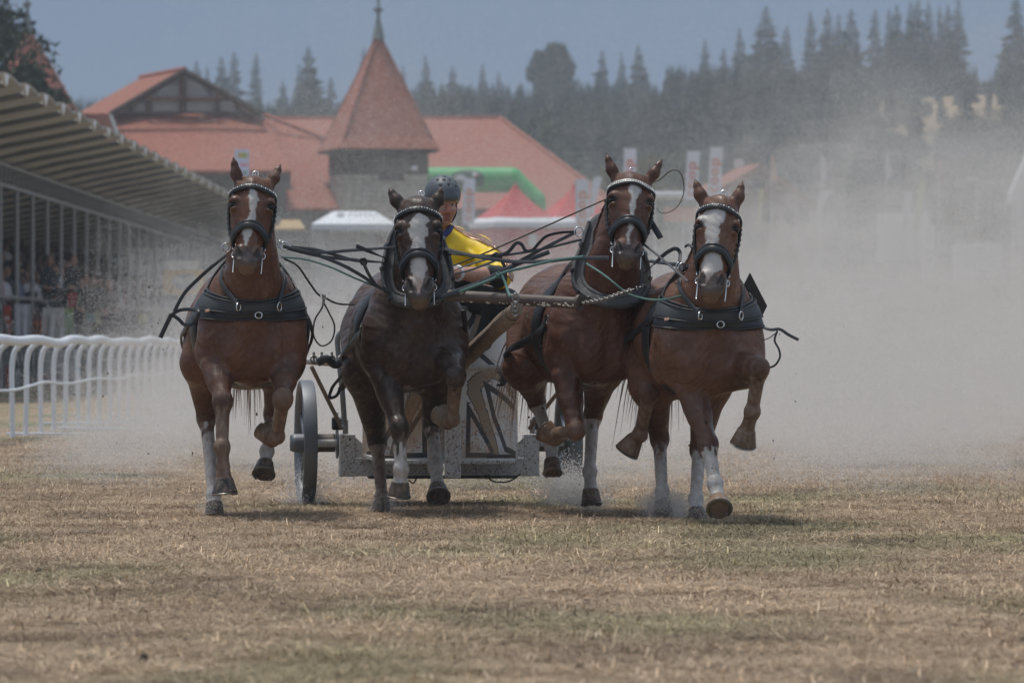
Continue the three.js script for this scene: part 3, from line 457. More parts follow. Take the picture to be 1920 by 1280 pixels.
{ // inflatable arch
  const d = 293, g = thing('inflatable_arch', 'green inflatable arch behind the driver helmet', 'arch', V(P(880, 640, d).x, 0, -d)), T = at0(g.position), green = M(0.06, 0.42, 0.13, 0.45);
  const seg = (a, b, r = 0.65) => { const gg = rod(P(...a, d), P(...b, d), r, r, 22); return T(gg); };
  mesh('top_tube', seg([752, 337], [962, 337]), green, g); mesh('corner_tube', seg([955, 334], [1003, 382]), green, g); mesh('leg_tube', seg([1000, 374], [1000, 680]), green, g); mesh('corner_tube', seg([760, 334], [712, 382]), green, g); mesh('leg_tube', seg([715, 374], [715, 680]), green, g);
  for (const q of [[959, 337], [1000, 378], [756, 337], [715, 378]]) mesh('joint', T(new THREE.SphereGeometry(0.655, 20, 14).translate(...P(...q, d).toArray())), green, g);
  const ov = []; // oval emblem wrapped on the tube
  const wrapOval = (cx, w, h, r, mat, name, ang0 = 0) => { const pos = [], idx = [], N = 28; const put = (x, a) => pos.push(x, Math.sin(a) * r, Math.cos(a) * r); const rings = 5; for (let k = 0; k <= rings; k++) for (let i = 0; i <= N; i++) { const a = i / N * 6.2832, q = k / rings; put(cx + Math.cos(a) * w * q, ang0 + Math.sin(a) * h * q / r); } for (let k = 0; k < rings; k++) for (let i = 0; i < N; i++) { const a = k * (N + 1) + i; idx.push(a, a + 1, a + N + 1, a + 1, a + N + 2, a + N + 1); } const gg = new THREE.BufferGeometry(); gg.setAttribute('position', new THREE.Float32BufferAttribute(pos, 3)); gg.setIndex(idx); gg.computeVertexNormals(); const c = P(877, 337, d); mesh(name, T(gg.translate(c.x, c.y, c.z)), mat, g); };
  wrapOval(0, 0.87, 0.6, 0.66, M(0.03, 0.10, 0.06, 0.5), 'dark_oval'); wrapOval(-0.38, 0.31, 0.17, 0.666, tentWhite, 'white_mark', 0.12); wrapOval(0.36, 0.14, 0.1, 0.666, tentWhite, 'white_mark', 0.42); wrapOval(0.46, 0.08, 0.07, 0.671, tentRed, 'red_mark', 0.3);
}
const letterPrint = (bg, fg) => canvasTexture(128, 512, (x, w, h) => { blank(bg)(x, w, h); x.save(); x.translate(w * 0.76, h * 0.93); x.rotate(-Math.PI / 2); x.fillStyle = fg; x.font = 'bold 148px sans-serif'; x.scale(1.08, 0.92); x.fillText('coop', 0, 0); x.restore(); });
const letterMats = [['#e9e9f2', '#e0783c'], ['#e9e9f2', '#d8603f'], ['#eceaf2', '#e2703c']].map((c) => new THREE.MeshStandardMaterial({ roughness: 0.8, map: letterPrint(...c) }));
function bannerFlag(px, py, w, h, d, tilt, mat, label) { // tall flag on a pole; px, py its upper left corner
  const a = P(px, py, d), W = w / FPX * d, Hh = h / FPX * d, g = thing('banner_flag', label, 'flag', V(a.x, 0, a.z), 0, 'tall banner flags'), f = new THREE.PlaneGeometry(W, Hh, 5, 18), bk = f.clone(), yc = a.y - Hh / 2;
  for (const [q, s] of [[f, 0.006], [bk, -0.006]]) { const p = q.attributes.position; for (let i = 0; i < p.count; i++) { const x = p.getX(i), y = p.getY(i), v = (y / Hh + 0.5); p.setXYZ(i, x + W / 2 + tilt * (v - 1), y + yc, s + 0.06 * Math.sin(v * 7 + px) * (x / W + 0.5)); } q.computeVertexNormals(); } bk.index.array.reverse(); bk.computeVertexNormals();
  mesh('cloth', merge([f, bk]), mat, g); mesh('pole', rod(V(-0.03 - tilt * (a.y / Hh), 0, 0), V(-0.02, a.y + 0.05, 0), 0.025, 0.02, 8), M(0.6, 0.6, 0.62, 0.4), g);
}
bannerFlag(870, 334, 21, 86, 228, 0.03, letterMats[0], 'white banner flag with vertical orange lettering beside the driver helmet');
bannerFlag(1081, 336, 24, 96, 232, 0.0, letterMats[0], 'white banner flag with orange lettering behind the second red tent');
bannerFlag(1171, 278, 22, 92, 240, 0.0, letterMats[1], 'white banner flag with orange lettering between the red brown horse ears');
bannerFlag(1290, 283, 23, 92, 236, 0.1, letterMats[1], 'left white flag with red orange letters of the pair beside the far right horse ears');
bannerFlag(1333, 276, 23, 92, 236, 0.09, letterMats[2], 'right white flag with red orange letters of the pair beside the far right horse ears');
bannerFlag(441, 280, 26, 100, 225, 0.0, new THREE.MeshStandardMaterial({ roughness: 0.8, map: canvasTexture(128, 512, (x, w, h) => { blank('#c9cbe8')(x, w, h); x.fillStyle = '#a9ae4a'; x.fillRect(w * 0.17, h * 0.06, w * 0.7, h * 0.1); x.fillStyle = '#d08a4e'; x.beginPath(); x.arc(w * 0.3, h * 0.11, w * 0.11, 0, 7); x.fill(); x.fillStyle = '#cf8f98'; x.fillRect(w * 0.3, h * 0.26, w * 0.65, h * 0.06); x.fillStyle = '#7fa08f'; x.fillRect(w * 0.5, h * 0.4, w * 0.35, h * 0.1); }) }), 'pale banner flag with yellow green badge behind the far left horse ears');
function feather(px, py, w, h, d, mat, label, bend = 0.4) { // feather shaped flag, rounded top
  const a = P(px, py, d), W = w / FPX * d, Hh = h / FPX * d, g = thing('feather_flag', label, 'flag', V(a.x, 0, a.z), 0, 'feather flags'), s = new THREE.Shape();
  s.moveTo(-W * 0.3, 0); s.lineTo(W * 0.1, 0); s.bezierCurveTo(W * 0.3, Hh * 0.4, W * 0.6, Hh * 0.7, W * (0.5 + bend), Hh * 0.93); s.bezierCurveTo(W * (0.5 + bend), Hh * 1.02, W * 0.1, Hh * 1.03, -W * 0.05, Hh * 0.85); s.closePath();
  const f = new THREE.ExtrudeGeometry(s, { depth: 0.015, bevelEnabled: false, curveSegments: 10 }); f.translate(0, a.y - Hh, 0); mesh('cloth', f, mat, g); mesh('pole', tube([V(-W * 0.32, 0, -0.02), V(-W * 0.31, a.y - Hh, -0.02), V(-W * 0.08, a.y - Hh * 0.2, -0.02), V(W * 0.1, a.y, -0.02)], 0.02, { n: 16, sides: 6 }), M(0.5, 0.5, 0.5, 0.5), g);
}
feather(1112, 330, 18, 74, 233, tentWhite, 'white feather flag behind the rein by the red tents', 0.5);
feather(1722, 342, 15, 90, 205, M(0.55, 0.6, 0.1, 0.7), 'lime yellow feather flag above the white containers at right', 0.35);
feather(1700, 360, 14, 64, 206, M(0.6, 0.6, 0.7, 0.7), 'pale feather flag left of the lime yellow one', 0.35);
feather(1424, 352, 13, 80, 250, M(0.6, 0.58, 0.25, 0.7), 'faded yellow feather flag before the pale house', 0.2);
feather(1538, 356, 20, 44, 250, tentWhite, 'small white slanted flag right of the pale house', 0.8);
for (const [px, y0, y1, d, col, l] of [[1447, 288, 345, 300, [0.6, 0.3, 0.12], 'thin flagpole with orange pennant over the pale house'], [1541, 288, 430, 300, [0.5, 0.52, 0.6], 'thin flagpole with limp pale flag right of the house'], [1662, 286, 430, 290, [0.6, 0.58, 0.65], 'thin flagpole with limp white flag left of the feather flags'], [1761, 296, 370, 290, [0.4, 0.14, 0.14], 'thin flagpole with limp red flag above the olive tree']]) {
  const a = P(px, y0, d), g = thing('flagpole', l, 'flagpole', V(a.x, 0, a.z)); mesh('pole', rod(V(0, 0, 0), V(0, a.y, 0), 0.05, 0.03, 8), M(0.6, 0.6, 0.6, 0.5), g);
  const h = (y1 > 400 ? 48 : 52) / FPX * d; mesh('limp_flag', sweep([V(0.05, a.y - 0.1, 0), V(0.12, a.y - h * 0.4, 0.03), V(0.16, a.y - h * 0.75, -0.02), V(0.14, a.y - h, 0)], 0.11, 0.05, V(0.2, 0, 1), { n: 14, taper: (t) => 0.4 + t * 0.9 }), M(...col, 0.8), g);
}
{ const d = 250, a = P(1832, 335, d), g = thing('street_lamp', 'grey street lamp with short arm at the right of the dust', 'street lamp', V(a.x, 0, a.z)); mesh('pole', rod(V(0, 0, 0), V(0, a.y, 0), 0.07, 0.045), M(0.4, 0.42, 0.43, 0.5), g); mesh('lamp_head', rbox(0.5, 0.12, 0.2, 0.04, -0.2, a.y + 0.02, 0), M(0.65, 0.66, 0.68, 0.5), g); }
for (const [x0, x1, y0, y1, d, l] of [[1650, 1742, 400, 428, 240, 'long white container under the feather flags'], [1733, 1751, 424, 460, 236, 'small white booth below the long container'], [1790, 1876, 458, 492, 222, 'low white stall beside the crowd at right'], [1648, 1660, 400, 432, 239, 'narrow white panel at the container end']]) { const a = P(x0, y0, d), b = P(x1, y1 + 60, d), hb = Math.max(0, b.y), o = top('market_stall', rbox(b.x - a.x, a.y - hb, 2, 0.05), tentWhite, l, 'stall'); o.position.set((a.x + b.x) / 2, (a.y + hb) / 2, -d); }
{ const d = 190, g = thing('marquee', 'white marquee cut by the right edge of the frame', 'tent', V(P(1955, 640, d).x, 0, -d)), T = at0(g.position), q = (x, y) => P(x, y, d); mesh('roof', T(slab([q(1898, 378), q(1900, 360), q(1935, 280), q(2010, 280), q(2045, 378)], 2.2)), tentWhite, g); for (const x of [1900, 1912, 2040]) mesh('post', T(rod(q(x, 378), q(x, 700), 0.04)), tentWhite, g); mesh('wall', T(slab([q(1904, 380), q(2040, 380), q(2040, 460), q(1904, 460)], 0.04)), tentWhite, g); }
{ const d = 246, g = thing('sales_booth', 'white awning booth with orange front between two right horses', 'stall', V(P(1268, 640, d).x, 0, -d)), T = at0(g.position); mesh('awning', T(rbox(2.1, 0.28, 1.5, 0.1).translate(...P(1268, 366, d).toArray())), tentWhite, g); mesh('orange_front', T(box(1.6, 0.62, 0.06).translate(...P(1280, 402, d - 0.5).toArray())), M(0.6, 0.22, 0.1, 0.8), g); for (const x of [1228, 1310]) mesh('leg', T(rod(P(x, 372, d), P(x, 690, d), 0.04)), tentWhite, g); mesh('counter', T(box(1.9, 1.0, 0.8).translate(P(1268, 640, d).x, 0.5, -d)), M(0.5, 0.5, 0.55, 0.8), g); }
top('timber_shed', slab([P(515, 412, 262), P(562, 412, 262), P(572, 428, 258), P(512, 428, 258)], 0.1), M(0.45, 0.3, 0.13, 0.8), 'small tan awning left of the white pavilion', 'awning');
// ---------------------------------------------------------------- spectators
function personField(pose) {
  const f = new Field(), s = pose === 'sit' ? 0.42 : 0.86;
  f.cone(V(0, s, 0), V(0, s + 0.38, 0), 0.15, 0.17, 0.05, 'top'); f.cone(V(-0.13, s + 0.42, 0), V(0.13, s + 0.42, 0), 0.09, 0.09, 0.05, 'top'); f.cone(V(0, s + 0.45, 0), V(0, s + 0.58, 0.01), 0.055, 0.05, 0.03, 'skin'); f.ell(V(0, s + 0.67, 0.02), V(0.085, 0.115, 0.1), null, 0.02, 'skin'); f.ell(V(0, s + 0.71, -0.015), V(0.09, 0.1, 0.1), null, 0.015, 'hair');
  for (const k of [-1, 1]) { f.cone(V(k * 0.2, s + 0.4, 0), V(k * 0.25, s + 0.14, 0.04), 0.06, 0.048, 0.03, 'top'); f.cone(V(k * 0.25, s + 0.14, 0.04), V(k * (pose === 'sit' ? 0.12 : 0.22), s - (pose === 'sit' ? -0.06 : 0.08), 0.2), 0.045, 0.035, 0.03, 'skin'); if (pose === 'sit') { f.cone(V(k * 0.09, s, 0), V(k * 0.12, s + 0.02, 0.42), 0.095, 0.07, 0.04, 'legs'); f.cone(V(k * 0.12, s + 0.02, 0.42), V(k * 0.12, 0.03, 0.44), 0.065, 0.05, 0.03, 'legs'); } else { f.cone(V(k * 0.09, s, 0), V(k * 0.1, 0.46, 0.01), 0.095, 0.068, 0.04, 'legs'); f.cone(V(k * 0.1, 0.46, 0.01), V(k * 0.1, 0.05, 0), 0.065, 0.045, 0.03, 'legs'); f.cone(V(k * 0.1, 0.04, 0), V(k * 0.11, 0.03, 0.14), 0.04, 0.035, 0.02, 'legs'); } }
  return f;
}
const peopleMat = new THREE.MeshStandardMaterial({ vertexColors: true, roughness: 0.9 });
const dress = (pose, cell, shirt, legs, hair) => personField(pose).mesh(cell, (o, x, y, z, p) => { const c = { top: shirt, skin: [0.34, 0.19, 0.13], hair, legs }[p?.part] ?? shirt; for (let i = 0; i < 3; i++) o[i] = c[i]; });
const outfits = [[[0.03, 0.03, 0.035], 'black jacket'], [[0.05, 0.055, 0.09], 'navy jacket'], [[0.13, 0.045, 0.035], 'maroon pullover'], [[0.09, 0.08, 0.07], 'grey brown coat'], [[0.3, 0.32, 0.36], 'pale grey shirt'], [[0.06, 0.07, 0.05], 'olive jacket']];
const sitters = outfits.map(([c], i) => dress('sit', 0.035, c, [0.03, 0.03, 0.04], [0.03 + i * 0.01, 0.022, 0.018]));
const seats = [[10, 500, 0], [26, 486, 3], [34, 505, 1], [52, 494, 0], [66, 512, 5], [78, 682, 2], [90, 480, 0], [100, 498, 4], [112, 506, 3], [122, 492, 1], [134, 478, 0], [146, 520, 5], [158, 515, 2], [172, 518, 0], [186, 520, 1], [200, 524, 3]];
seats.forEach(([px, py, k], i) => { const d = 136 + (i % 5) * 3.2, h = P(px, py, d), o = top('person', sitters[k], peopleMat, `spectator in ${outfits[k][1]} seated in the stand, ${nth(i)} from the left edge`, 'person', 'spectators in the stand'); const s = 1.15; o.scale.setScalar(s); o.position.set(h.x, h.y - 1.2 * s, -d); o.rotation.y = 0.9 + (i % 3) * 0.2; });
{
  const r = rng(61), g1 = dress('stand', 0.06, [0.9, 0.9, 0.9], [0.12, 0.12, 0.14], [0.05, 0.04, 0.03]), g2 = dress('sit', 0.06, [0.9, 0.9, 0.9], [0.1, 0.1, 0.12], [0.05, 0.04, 0.03]);
  const pal = [[0.5, 0.5, 0.55], [0.08, 0.08, 0.1], [0.3, 0.08, 0.07], [0.1, 0.13, 0.25], [0.6, 0.6, 0.62], [0.25, 0.2, 0.16], [0.12, 0.1, 0.1]];
  const crowd = (name, geo, list, label) => { const im = new THREE.InstancedMesh(geo, peopleMat, list.length), m4 = new THREE.Matrix4(); im.name = name; list.forEach(([p, s, a], i) => { m4.compose(p, new THREE.Quaternion().setFromAxisAngle(V(0, 1, 0), a), V(s, s, s)); im.setMatrixAt(i, m4); const c = pal[Math.floor(r() * pal.length)]; im.setColorAt(i, new THREE.Color(...c)); }); shadows(im); scene.add(im); stuff(im, label, 'crowd'); };
  const a = []; for (let i = 0; i < 420; i++) { const d = 120 + r() * 105, row = Math.floor(r() * 5); a.push([V(-12 - row - 0.1, 1.46 + row * 0.42, -d), 0.95 + r() * 0.15, 0.8 + r() * 0.5]); } crowd('seated_crowd', g2, a, 'dim crowd seated in rows along the grandstand');
  const b = []; for (let i = 0; i < 420; i++) { const d = 200 + r() * 28, px = 380 + r() * 880; b.push([V((px - 960) / FPX * d, 0.55 + r() * 0.75 + (228 - d) * -0.02, -d), 0.95 + r() * 0.15, (r() - 0.5) * 1.2]); } crowd('standing_crowd', g1, b, 'hazy crowd on the bank in front of the tents');
  const c = []; for (let i = 0; i < 360; i++) { const d = 175 + r() * 45, px = 1500 + r() * 400; c.push([V((px - 960) / FPX * d, 0.2 + (d - 175) * 0.035 + r() * 0.3, -d), 0.95 + r() * 0.15, (r() - 0.5) * 1.2]); } crowd('far_crowd', g1, c, 'crowd fading into the dust below the containers at right');
  const bank = grid(rows(-22, 24, 40), rows(-168, -238, 24), (x, z) => 0.02 + 1.3 * sstep(-z, 172, 228) + 0.1 * fbm(x * 0.3, 2, z * 0.3), (x, z) => { const n = fbm(x * 0.4, 4, z * 0.3); return mixc([0.16, 0.14, 0.07], [0.25, 0.19, 0.11], 0.5 + n); }); structure('spectator_bank', bank, new THREE.MeshStandardMaterial({ vertexColors: true, roughness: 1 }));
  for (const [px, py, d] of [[1720, 540, 160], [1862, 540, 158], [1620, 560, 162]]) { const p = P(px, py, d), o = top('straw_bale', rbox(0.42, 0.6, 0.5, 0.06), M(0.2, 0.17, 0.13, 1), `dark upright block standing in the dust at right, ${px < 1700 ? 'leftmost and faintest' : px < 1800 ? 'the clearer middle one' : 'nearest the right edge'}`, 'block', 'blocks in the dust'); o.position.copy(p); }
}
// ---------------------------------------------------------------- horses
const leatherBump = texture(128, 128, (o, u, v) => { const n = 0.5 + 0.25 * tile(u, v, 60) + 0.2 * tile(u, v, 140, 5); o[0] = o[1] = o[2] = n; });
const leather = M(0.018, 0.019, 0.022, 0.42, { bumpMap: leatherBump, bumpScale: 0.0006 });
const wornLeather = M(0.085, 0.087, 0.092, 0.7, { bumpMap: leatherBump, bumpScale: 0.004 });
const webbing = M(0.045, 0.05, 0.057, 0.6);
const steel = M(0.72, 0.72, 0.72, 0.25, { metalness: 1 });
const darkSteel = M(0.3, 0.29, 0.28, 0.4, { metalness: 1 });
const silverStud = M(0.85, 0.84, 0.8, 0.3, { metalness: 0.6 });
const coatBump = texture(512, 512, (o, u, v) => { o[0] = o[1] = o[2] = 0.5 + 0.28 * tile(u, v, 9) + 0.16 * tile(u, v, 24, 4) + 0.05 * tile(u, v, 160, 2); });
const coatGloss = texture(256, 256, (o, u, v) => { o[0] = o[1] = o[2] = 0.55 + 0.3 * tile(u, v, 8, 6) + 0.18 * tile(u, v, 26, 1); });
const coat = new THREE.MeshPhysicalMaterial({ vertexColors: true, bumpMap: coatBump, bumpScale: 0.012, roughness: 0.85, roughnessMap: coatGloss, specularIntensity: 0.8 });
const eyeBall = M(0.008, 0.006, 0.005, 0.22, { specularIntensity: 0.6 });
const hairDark = M(0.07, 0.038, 0.024, 0.5), hairTan = M(0.26, 0.14, 0.08, 0.5);
const copperTag = M(0.5, 0.3, 0.22, 0.5);
const inside = (tab, y, x, soft, nx) => { // how far (0..1) a spot lies in a marking given as rows [y, left, right]
  if (y > tab[0][0] || y < tab[tab.length - 1][0]) return 0;
  let i = 0; while (i < tab.length - 2 && y < tab[i + 1][0]) i++;
  const a = tab[i], b = tab[i + 1], t = clamp((y - a[0]) / (b[0] - a[0]), 0, 1), l = lerp(a[1], b[1], t), r = lerp(a[2], b[2], t);
  return sstep(x + nx, l - soft, l + soft) * (1 - sstep(x + nx, r - soft, r + soft));
};
function makeHorse(h) {
  const D = h.D, f = new Field();
  const O = P(h.cf, 640, D + 0.5); O.y = 0;
  const g = thing('horse', h.label, 'horse', O, 0, 'four horses harnessed abreast');
  const L = (a) => P(a[0], a[1], D + a[2]).sub(O);
  // trunk axis: s metres behind the breast, x metres to the right of the axis, y metres up
  const fr = P(h.cf, 640, D).sub(O), re = P(h.cr, 640, D + 1.4).sub(O), A = V(re.x - fr.x, 0, re.z - fr.z).normalize(), R = V(-A.z, 0, A.x);
  if (R.x < 0) R.negate();
  const T = (s, x, y) => V(fr.x + A.x * s + R.x * x, y, fr.z + A.z * s + R.z * x);
  const q = new THREE.Quaternion().setFromRotationMatrix(new THREE.Matrix4().makeBasis(R, V(0, 1, 0), V(-A.x, 0, -A.z)));
  const ph = L(h.poll), mz = L(h.muz), HL = ph.distanceTo(mz), hs = HL / 0.62, hw = h.headWide ?? 1;
  const hy = ph.clone().sub(mz).normalize(), hz0 = V(Math.sin(h.yaw ?? 0), 0, Math.cos(h.yaw ?? 0)), hz = hz0.addScaledVector(hy, -hz0.dot(hy)).normalize(), hx = V(0, 0, 0).crossVectors(hy, hz);
  const hq = new THREE.Quaternion().setFromRotationMatrix(new THREE.Matrix4().makeBasis(hx, hy, hz));
  const H = (x, y, z) => ph.clone().addScaledVector(hx, x * hs * hw).addScaledVector(hy, y * hs).addScaledVector(hz, z * hs);
  const toHead = (x, y, z) => { const d = V(x - ph.x, y - ph.y, z - ph.z); return [d.dot(hx) / hs / hw, d.dot(hy) / hs, d.dot(hz) / hs]; };
  const HR = (x, y, z) => V(x * hs * hw, y * hs, z * hs);
  const up = h.lift ?? 0;
  // trunk
  f.ell(T(0.40, 0, 1.13 + up), V(0.255, 0.35, 0.34), q, 0.1, 'chest');
  f.ell(T(0.95, 0, 1.12 + up), V(h.barrel ?? 0.345, 0.36, 0.62), q, 0.1, 'barrel');
  f.ell(T(1.42, 0, 1.2 + up), V(0.30, 0.33, 0.34), q, 0.1, 'croup');
  f.ell(T(0.6, 0, 1.4 + up), V(0.11, 0.15, 0.36), q, 0.1, 'withers');
  f.ell(T(0.1, 0, 1.0 + up), V(0.17, 0.2, 0.12), q, 0.08, 'breast');
  for (const s of [-1, 1]) {
    f.ell(T(0.30, s * 0.165, 1.16 + up), V(0.115, 0.30, 0.2), q, 0.07, 'shoulder');
    f.ell(T(0.085, s * 0.10, 0.985 + up), V(0.105, 0.165, 0.11), q, 0.035, 'breast');
    f.ell(T(0.13, s * 0.215, 1.06 + up), V(0.075, 0.11, 0.09), q, 0.05, 'shoulder');
    f.ell(T(0.2, s * 0.235, 1.08 + up), V(0.06, 0.2, 0.1), q, 0.06, 'shoulder');
    f.ell(T(0.46, s * 0.24, 1.02 + up), V(0.07, 0.16, 0.12), q, 0.03, 'shoulder');
    f.ell(T(1.38, s * 0.16, 1.12 + up), V(0.17, 0.30, 0.3), q, 0.08, 'thigh');
  }
  // neck
  const th = H(0, -0.15, -0.17);
  f.cone(T(0.22, 0, 1.22 + up), th, 0.205, 0.105, 0.1, 'neck');
  f.cone(T(0.55, 0, 1.40 + up), H(0, -0.06, -0.11), 0.12, 0.075, 0.12, 'neck');
  f.cone(T(0.14, 0, 1.18 + up), H(0, -0.26, -0.17), 0.16, 0.07, 0.09, 'neck');
  // head
  const k = 0.03;
  f.ell(H(0, -0.075, -0.045), HR(0.1, 0.095, 0.1), hq, 0.05, 'head');
  f.ell(H(0, -0.165, -0.01), HR(0.114, 0.13, 0.078), hq, 0.05, 'head');
  f.cone(H(0, -0.2, -0.015), H(0, -0.47, 0.0), 0.088 * hs, 0.06 * hs, 0.04, 'head');
  f.cone(H(0, -0.14, 0.048), H(0, -0.47, 0.038), 0.036 * hs, 0.034 * hs, 0.04, 'head');
  f.cone(H(0, -0.3, -0.11), H(0, -0.545, -0.05), 0.062 * hs, 0.042 * hs, 0.04, 'head');
  for (const s of [-1, 1]) {
    f.ell(H(s * 0.098, -0.178, 0.018), HR(0.032, 0.034, 0.045), hq, 0.025, 'head');
    f.ell(H(s * 0.098, -0.232, 0.022), HR(0.022, 0.016, 0.035), hq, 0.02, 'head');
    f.ell(H(s * 0.07, -0.25, -0.095), HR(0.045, 0.15, 0.11), hq, 0.04, 'head');
    f.cone(H(s * 0.075, -0.26, 0.005), H(s * 0.06, -0.42, -0.015), 0.02 * hs, 0.016 * hs, 0.035, 'head');
    f.ell(H(s * 0.05, -0.512, 0.036), HR(0.033, 0.052, 0.04), hq, 0.02, 'muzzle');
  }
  f.ell(H(0, -0.52, 0.0), HR(0.07, 0.075, 0.064), hq, 0.03, 'muzzle');
  f.ell(H(0, -0.57, 0.02), HR(0.06, 0.042, 0.045), hq, 0.025, 'muzzle');
  f.ell(H(0, -0.604, -0.006), HR(0.042, 0.022, 0.036), hq, 0.008, 'muzzle');
  // ears
  h.ears.forEach((e, i) => {
    const s = i ? 1 : -1, b = H(s * 0.068, -0.07, -0.035), t = L(e), m = b.clone().lerp(t, 0.48).addScaledVector(hx, s * 0.008);
    f.cone(b, m, 0.029 * hs, 0.032 * hs, 0.03, 'ear'); f.cone(m, b.clone().lerp(t, 0.78).addScaledVector(hx, s * 0.004), 0.032 * hs, 0.02 * hs, 0.02, 'ear'); f.cone(b.clone().lerp(t, 0.78).addScaledVector(hx, s * 0.004), t, 0.02 * hs, 0.003, 0.01, 'ear');
  });
  // legs
  const leg = (name, l, s, hind) => {
    const kn = L(l.knee), fe = L(l.fet), ho = L(l.hoof), up2 = l.hoofTop ? L(l.hoofTop) : fe.clone().lerp(ho, 0.45), w = l.w ?? 1, hr = (l.hr ?? 0.072);
    if (hind) {
      const st = l.stifle ? L(l.stifle) : T(1.02, s * 0.21, 0.93 + up);
      f.cone(T(1.36, s * 0.16, 1.1 + up), st, 0.22, 0.135, 0.07, 'thigh');
      f.cone(st, kn, 0.12, 0.056 * w, 0.05, name + '_gaskin');
      f.ell(kn, V(0.05 * w, 0.075 * w, 0.062 * w), null, 0.03, name + '_knee');
    } else {
      const el = L(l.elbow);
      f.cone(T(0.22, s * 0.16, 1.12 + up), el, 0.15, 0.105, 0.07, name + '_arm');
      f.cone(el, el.clone().lerp(kn, 0.62), 0.102, 0.066 * w, 0.05, name + '_fore');
      f.cone(el.clone().lerp(kn, 0.5), kn, 0.07 * w, 0.05 * w, 0.04, name + '_fore');
      f.ell(kn, V(0.055 * w, 0.062 * w, 0.055 * w), null, 0.02, name + '_knee');
      const fa = kn.clone().sub(el).normalize(), bl = el.clone().lerp(kn, 0.28); f.cone(bl.clone().addScaledVector(R, s * 0.04).addScaledVector(A, -0.03), bl.clone().addScaledVector(R, s * 0.028).addScaledVector(fa, 0.14), 0.055, 0.03, 0.02, name + '_fore'); f.cone(bl.clone().addScaledVector(R, -s * 0.045).addScaledVector(A, -0.01), bl.clone().addScaledVector(R, -s * 0.02).addScaledVector(fa, 0.16), 0.045, 0.026, 0.02, name + '_fore');
      f.ell(kn.clone().addScaledVector(fa, -0.05), V(0.045 * w, 0.03, 0.045 * w), null, 0.02, name + '_knee'); f.ell(kn.clone().addScaledVector(A, 0.045), V(0.022, 0.035, 0.02), null, 0.015, name + '_knee');
    }
    f.cone(kn.clone().addScaledVector(A, 0.035), fe.clone().addScaledVector(A, 0.03), 0.02 * w, 0.018 * w, 0.012, name + '_cannon');
    f.cone(kn, fe, 0.043 * w, 0.034 * w, 0.04, name + '_cannon');
    f.ell(fe, V(0.046 * w, 0.048 * w, 0.05 * w), null, 0.018, name + '_fet'); f.ell(fe.clone().addScaledVector(A, 0.03), V(0.03 * w, 0.03 * w, 0.028 * w), null, 0.02, name + '_fet');
    const ax = ho.clone().sub(up2).normalize(), ht = ho.clone().addScaledVector(ax, -0.085);
    f.cone(fe, fe.clone().lerp(ht, 0.6), 0.04 * w, 0.034 * w, 0.02, name + '_past'); f.cone(fe.clone().lerp(ht, 0.6), ht, 0.034 * w, 0.049 * w, 0.02, name + '_past');
    f.cut(ht, ho, 0.052 * w, hr * w, 0.01, name + '_hoof');
    // horseshoe
    let toe = V(0, 0, 1); if (l.toe) toe = V(...l.toe); toe.addScaledVector(ax, -toe.dot(ax)).normalize();
    const side = V(0, 0, 0).crossVectors(ax, toe), pts = [];
    for (let i = 0; i <= 14; i++) { const a = lerp(-2.45, 2.45, i / 14); pts.push(ho.clone().addScaledVector(ax, 0.004).addScaledVector(toe, Math.cos(a) * hr * w * 0.86).addScaledVector(side, Math.sin(a) * hr * w * 0.86)); }
    mesh('horseshoe', sweep(pts, 0.012, 0.006, ax, { n: 24, sides: 6 }), darkSteel, g);
  };
  leg('fl', h.fl, -1, false); leg('fr', h.fr, 1, false); leg('hl', h.hl, -1, true); leg('hr', h.hr, 1, true);
  // hollows: nostrils, eye sockets, an ear turned to the front
  for (const s of [-1, 1]) {
    f.hole(H(s * 0.066, -0.488, 0.062), H(s * 0.05, -0.538, 0.068), 0.013 * hs, 0.018 * hs, 0.01);
    f.ell(H(s * 0.124, -0.206, 0.036), HR(0.02, 0.02, 0.028), hq, 0.012, 'hole', 1);
  }
  for (const i of h.openEars ?? []) { const s = i ? 1 : -1, b = H(s * 0.066, -0.06, -0.02), t = L(h.ears[i]); f.hole(b.clone().lerp(t, 0.22).addScaledVector(hz, 0.03 * hs), b.clone().lerp(t, 0.72).addScaledVector(hz, 0.022 * hs), 0.02 * hs, 0.012 * hs, 0.008); }
  f.hole(T(-0.055, 0, 1.12 + up), T(-0.035, 0, 0.86 + up), 0.02, 0.03, 0.05);

  const blaze = h.blaze.map(([y, l, r]) => [(-(y - h.bz[1]) / (h.bz[3] - h.bz[1])) * 0.62, l, r].map((v, i, a) => i ? (v - lerp(h.bz[0], h.bz[2], (y - h.bz[1]) / (h.bz[3] - h.bz[1]))) / h.bzs / 324 / hs / hw : v));
  const [c0, c1] = h.coat, white = [0.52, 0.5, 0.48], dusty = [0.30, 0.22, 0.16];
  const mix = (o, c, t) => { for (let i = 0; i < 3; i++) o[i] += (c[i] - o[i]) * t; };
  const color = (o, x, y, z, pr) => {
    const n = fbm(x * 4, y * 4, z * 4, 4), fine = noise3(x * 90, y * 55, z * 90), part = pr?.part ?? '';
    const t0 = clamp(0.5 + n * 0.9, 0, 1); for (let i = 0; i < 3; i++) o[i] = lerp(c0[i], c1[i], t0) * (1 + fine * 0.1 + 0.1 * noise3(x * 28, y * 16, z * 28));
    const us = part.indexOf('_'), lg = us > 0 ? part.slice(0, us) : '', seg = us > 0 ? part.slice(us + 1) : '';
    let along = 0; if (pr && pr.kind === 0) along = clamp(((x - pr.ax) * pr.bx + (y - pr.ay) * pr.by + (z - pr.az) * pr.bz) * pr.q, 0, 1);
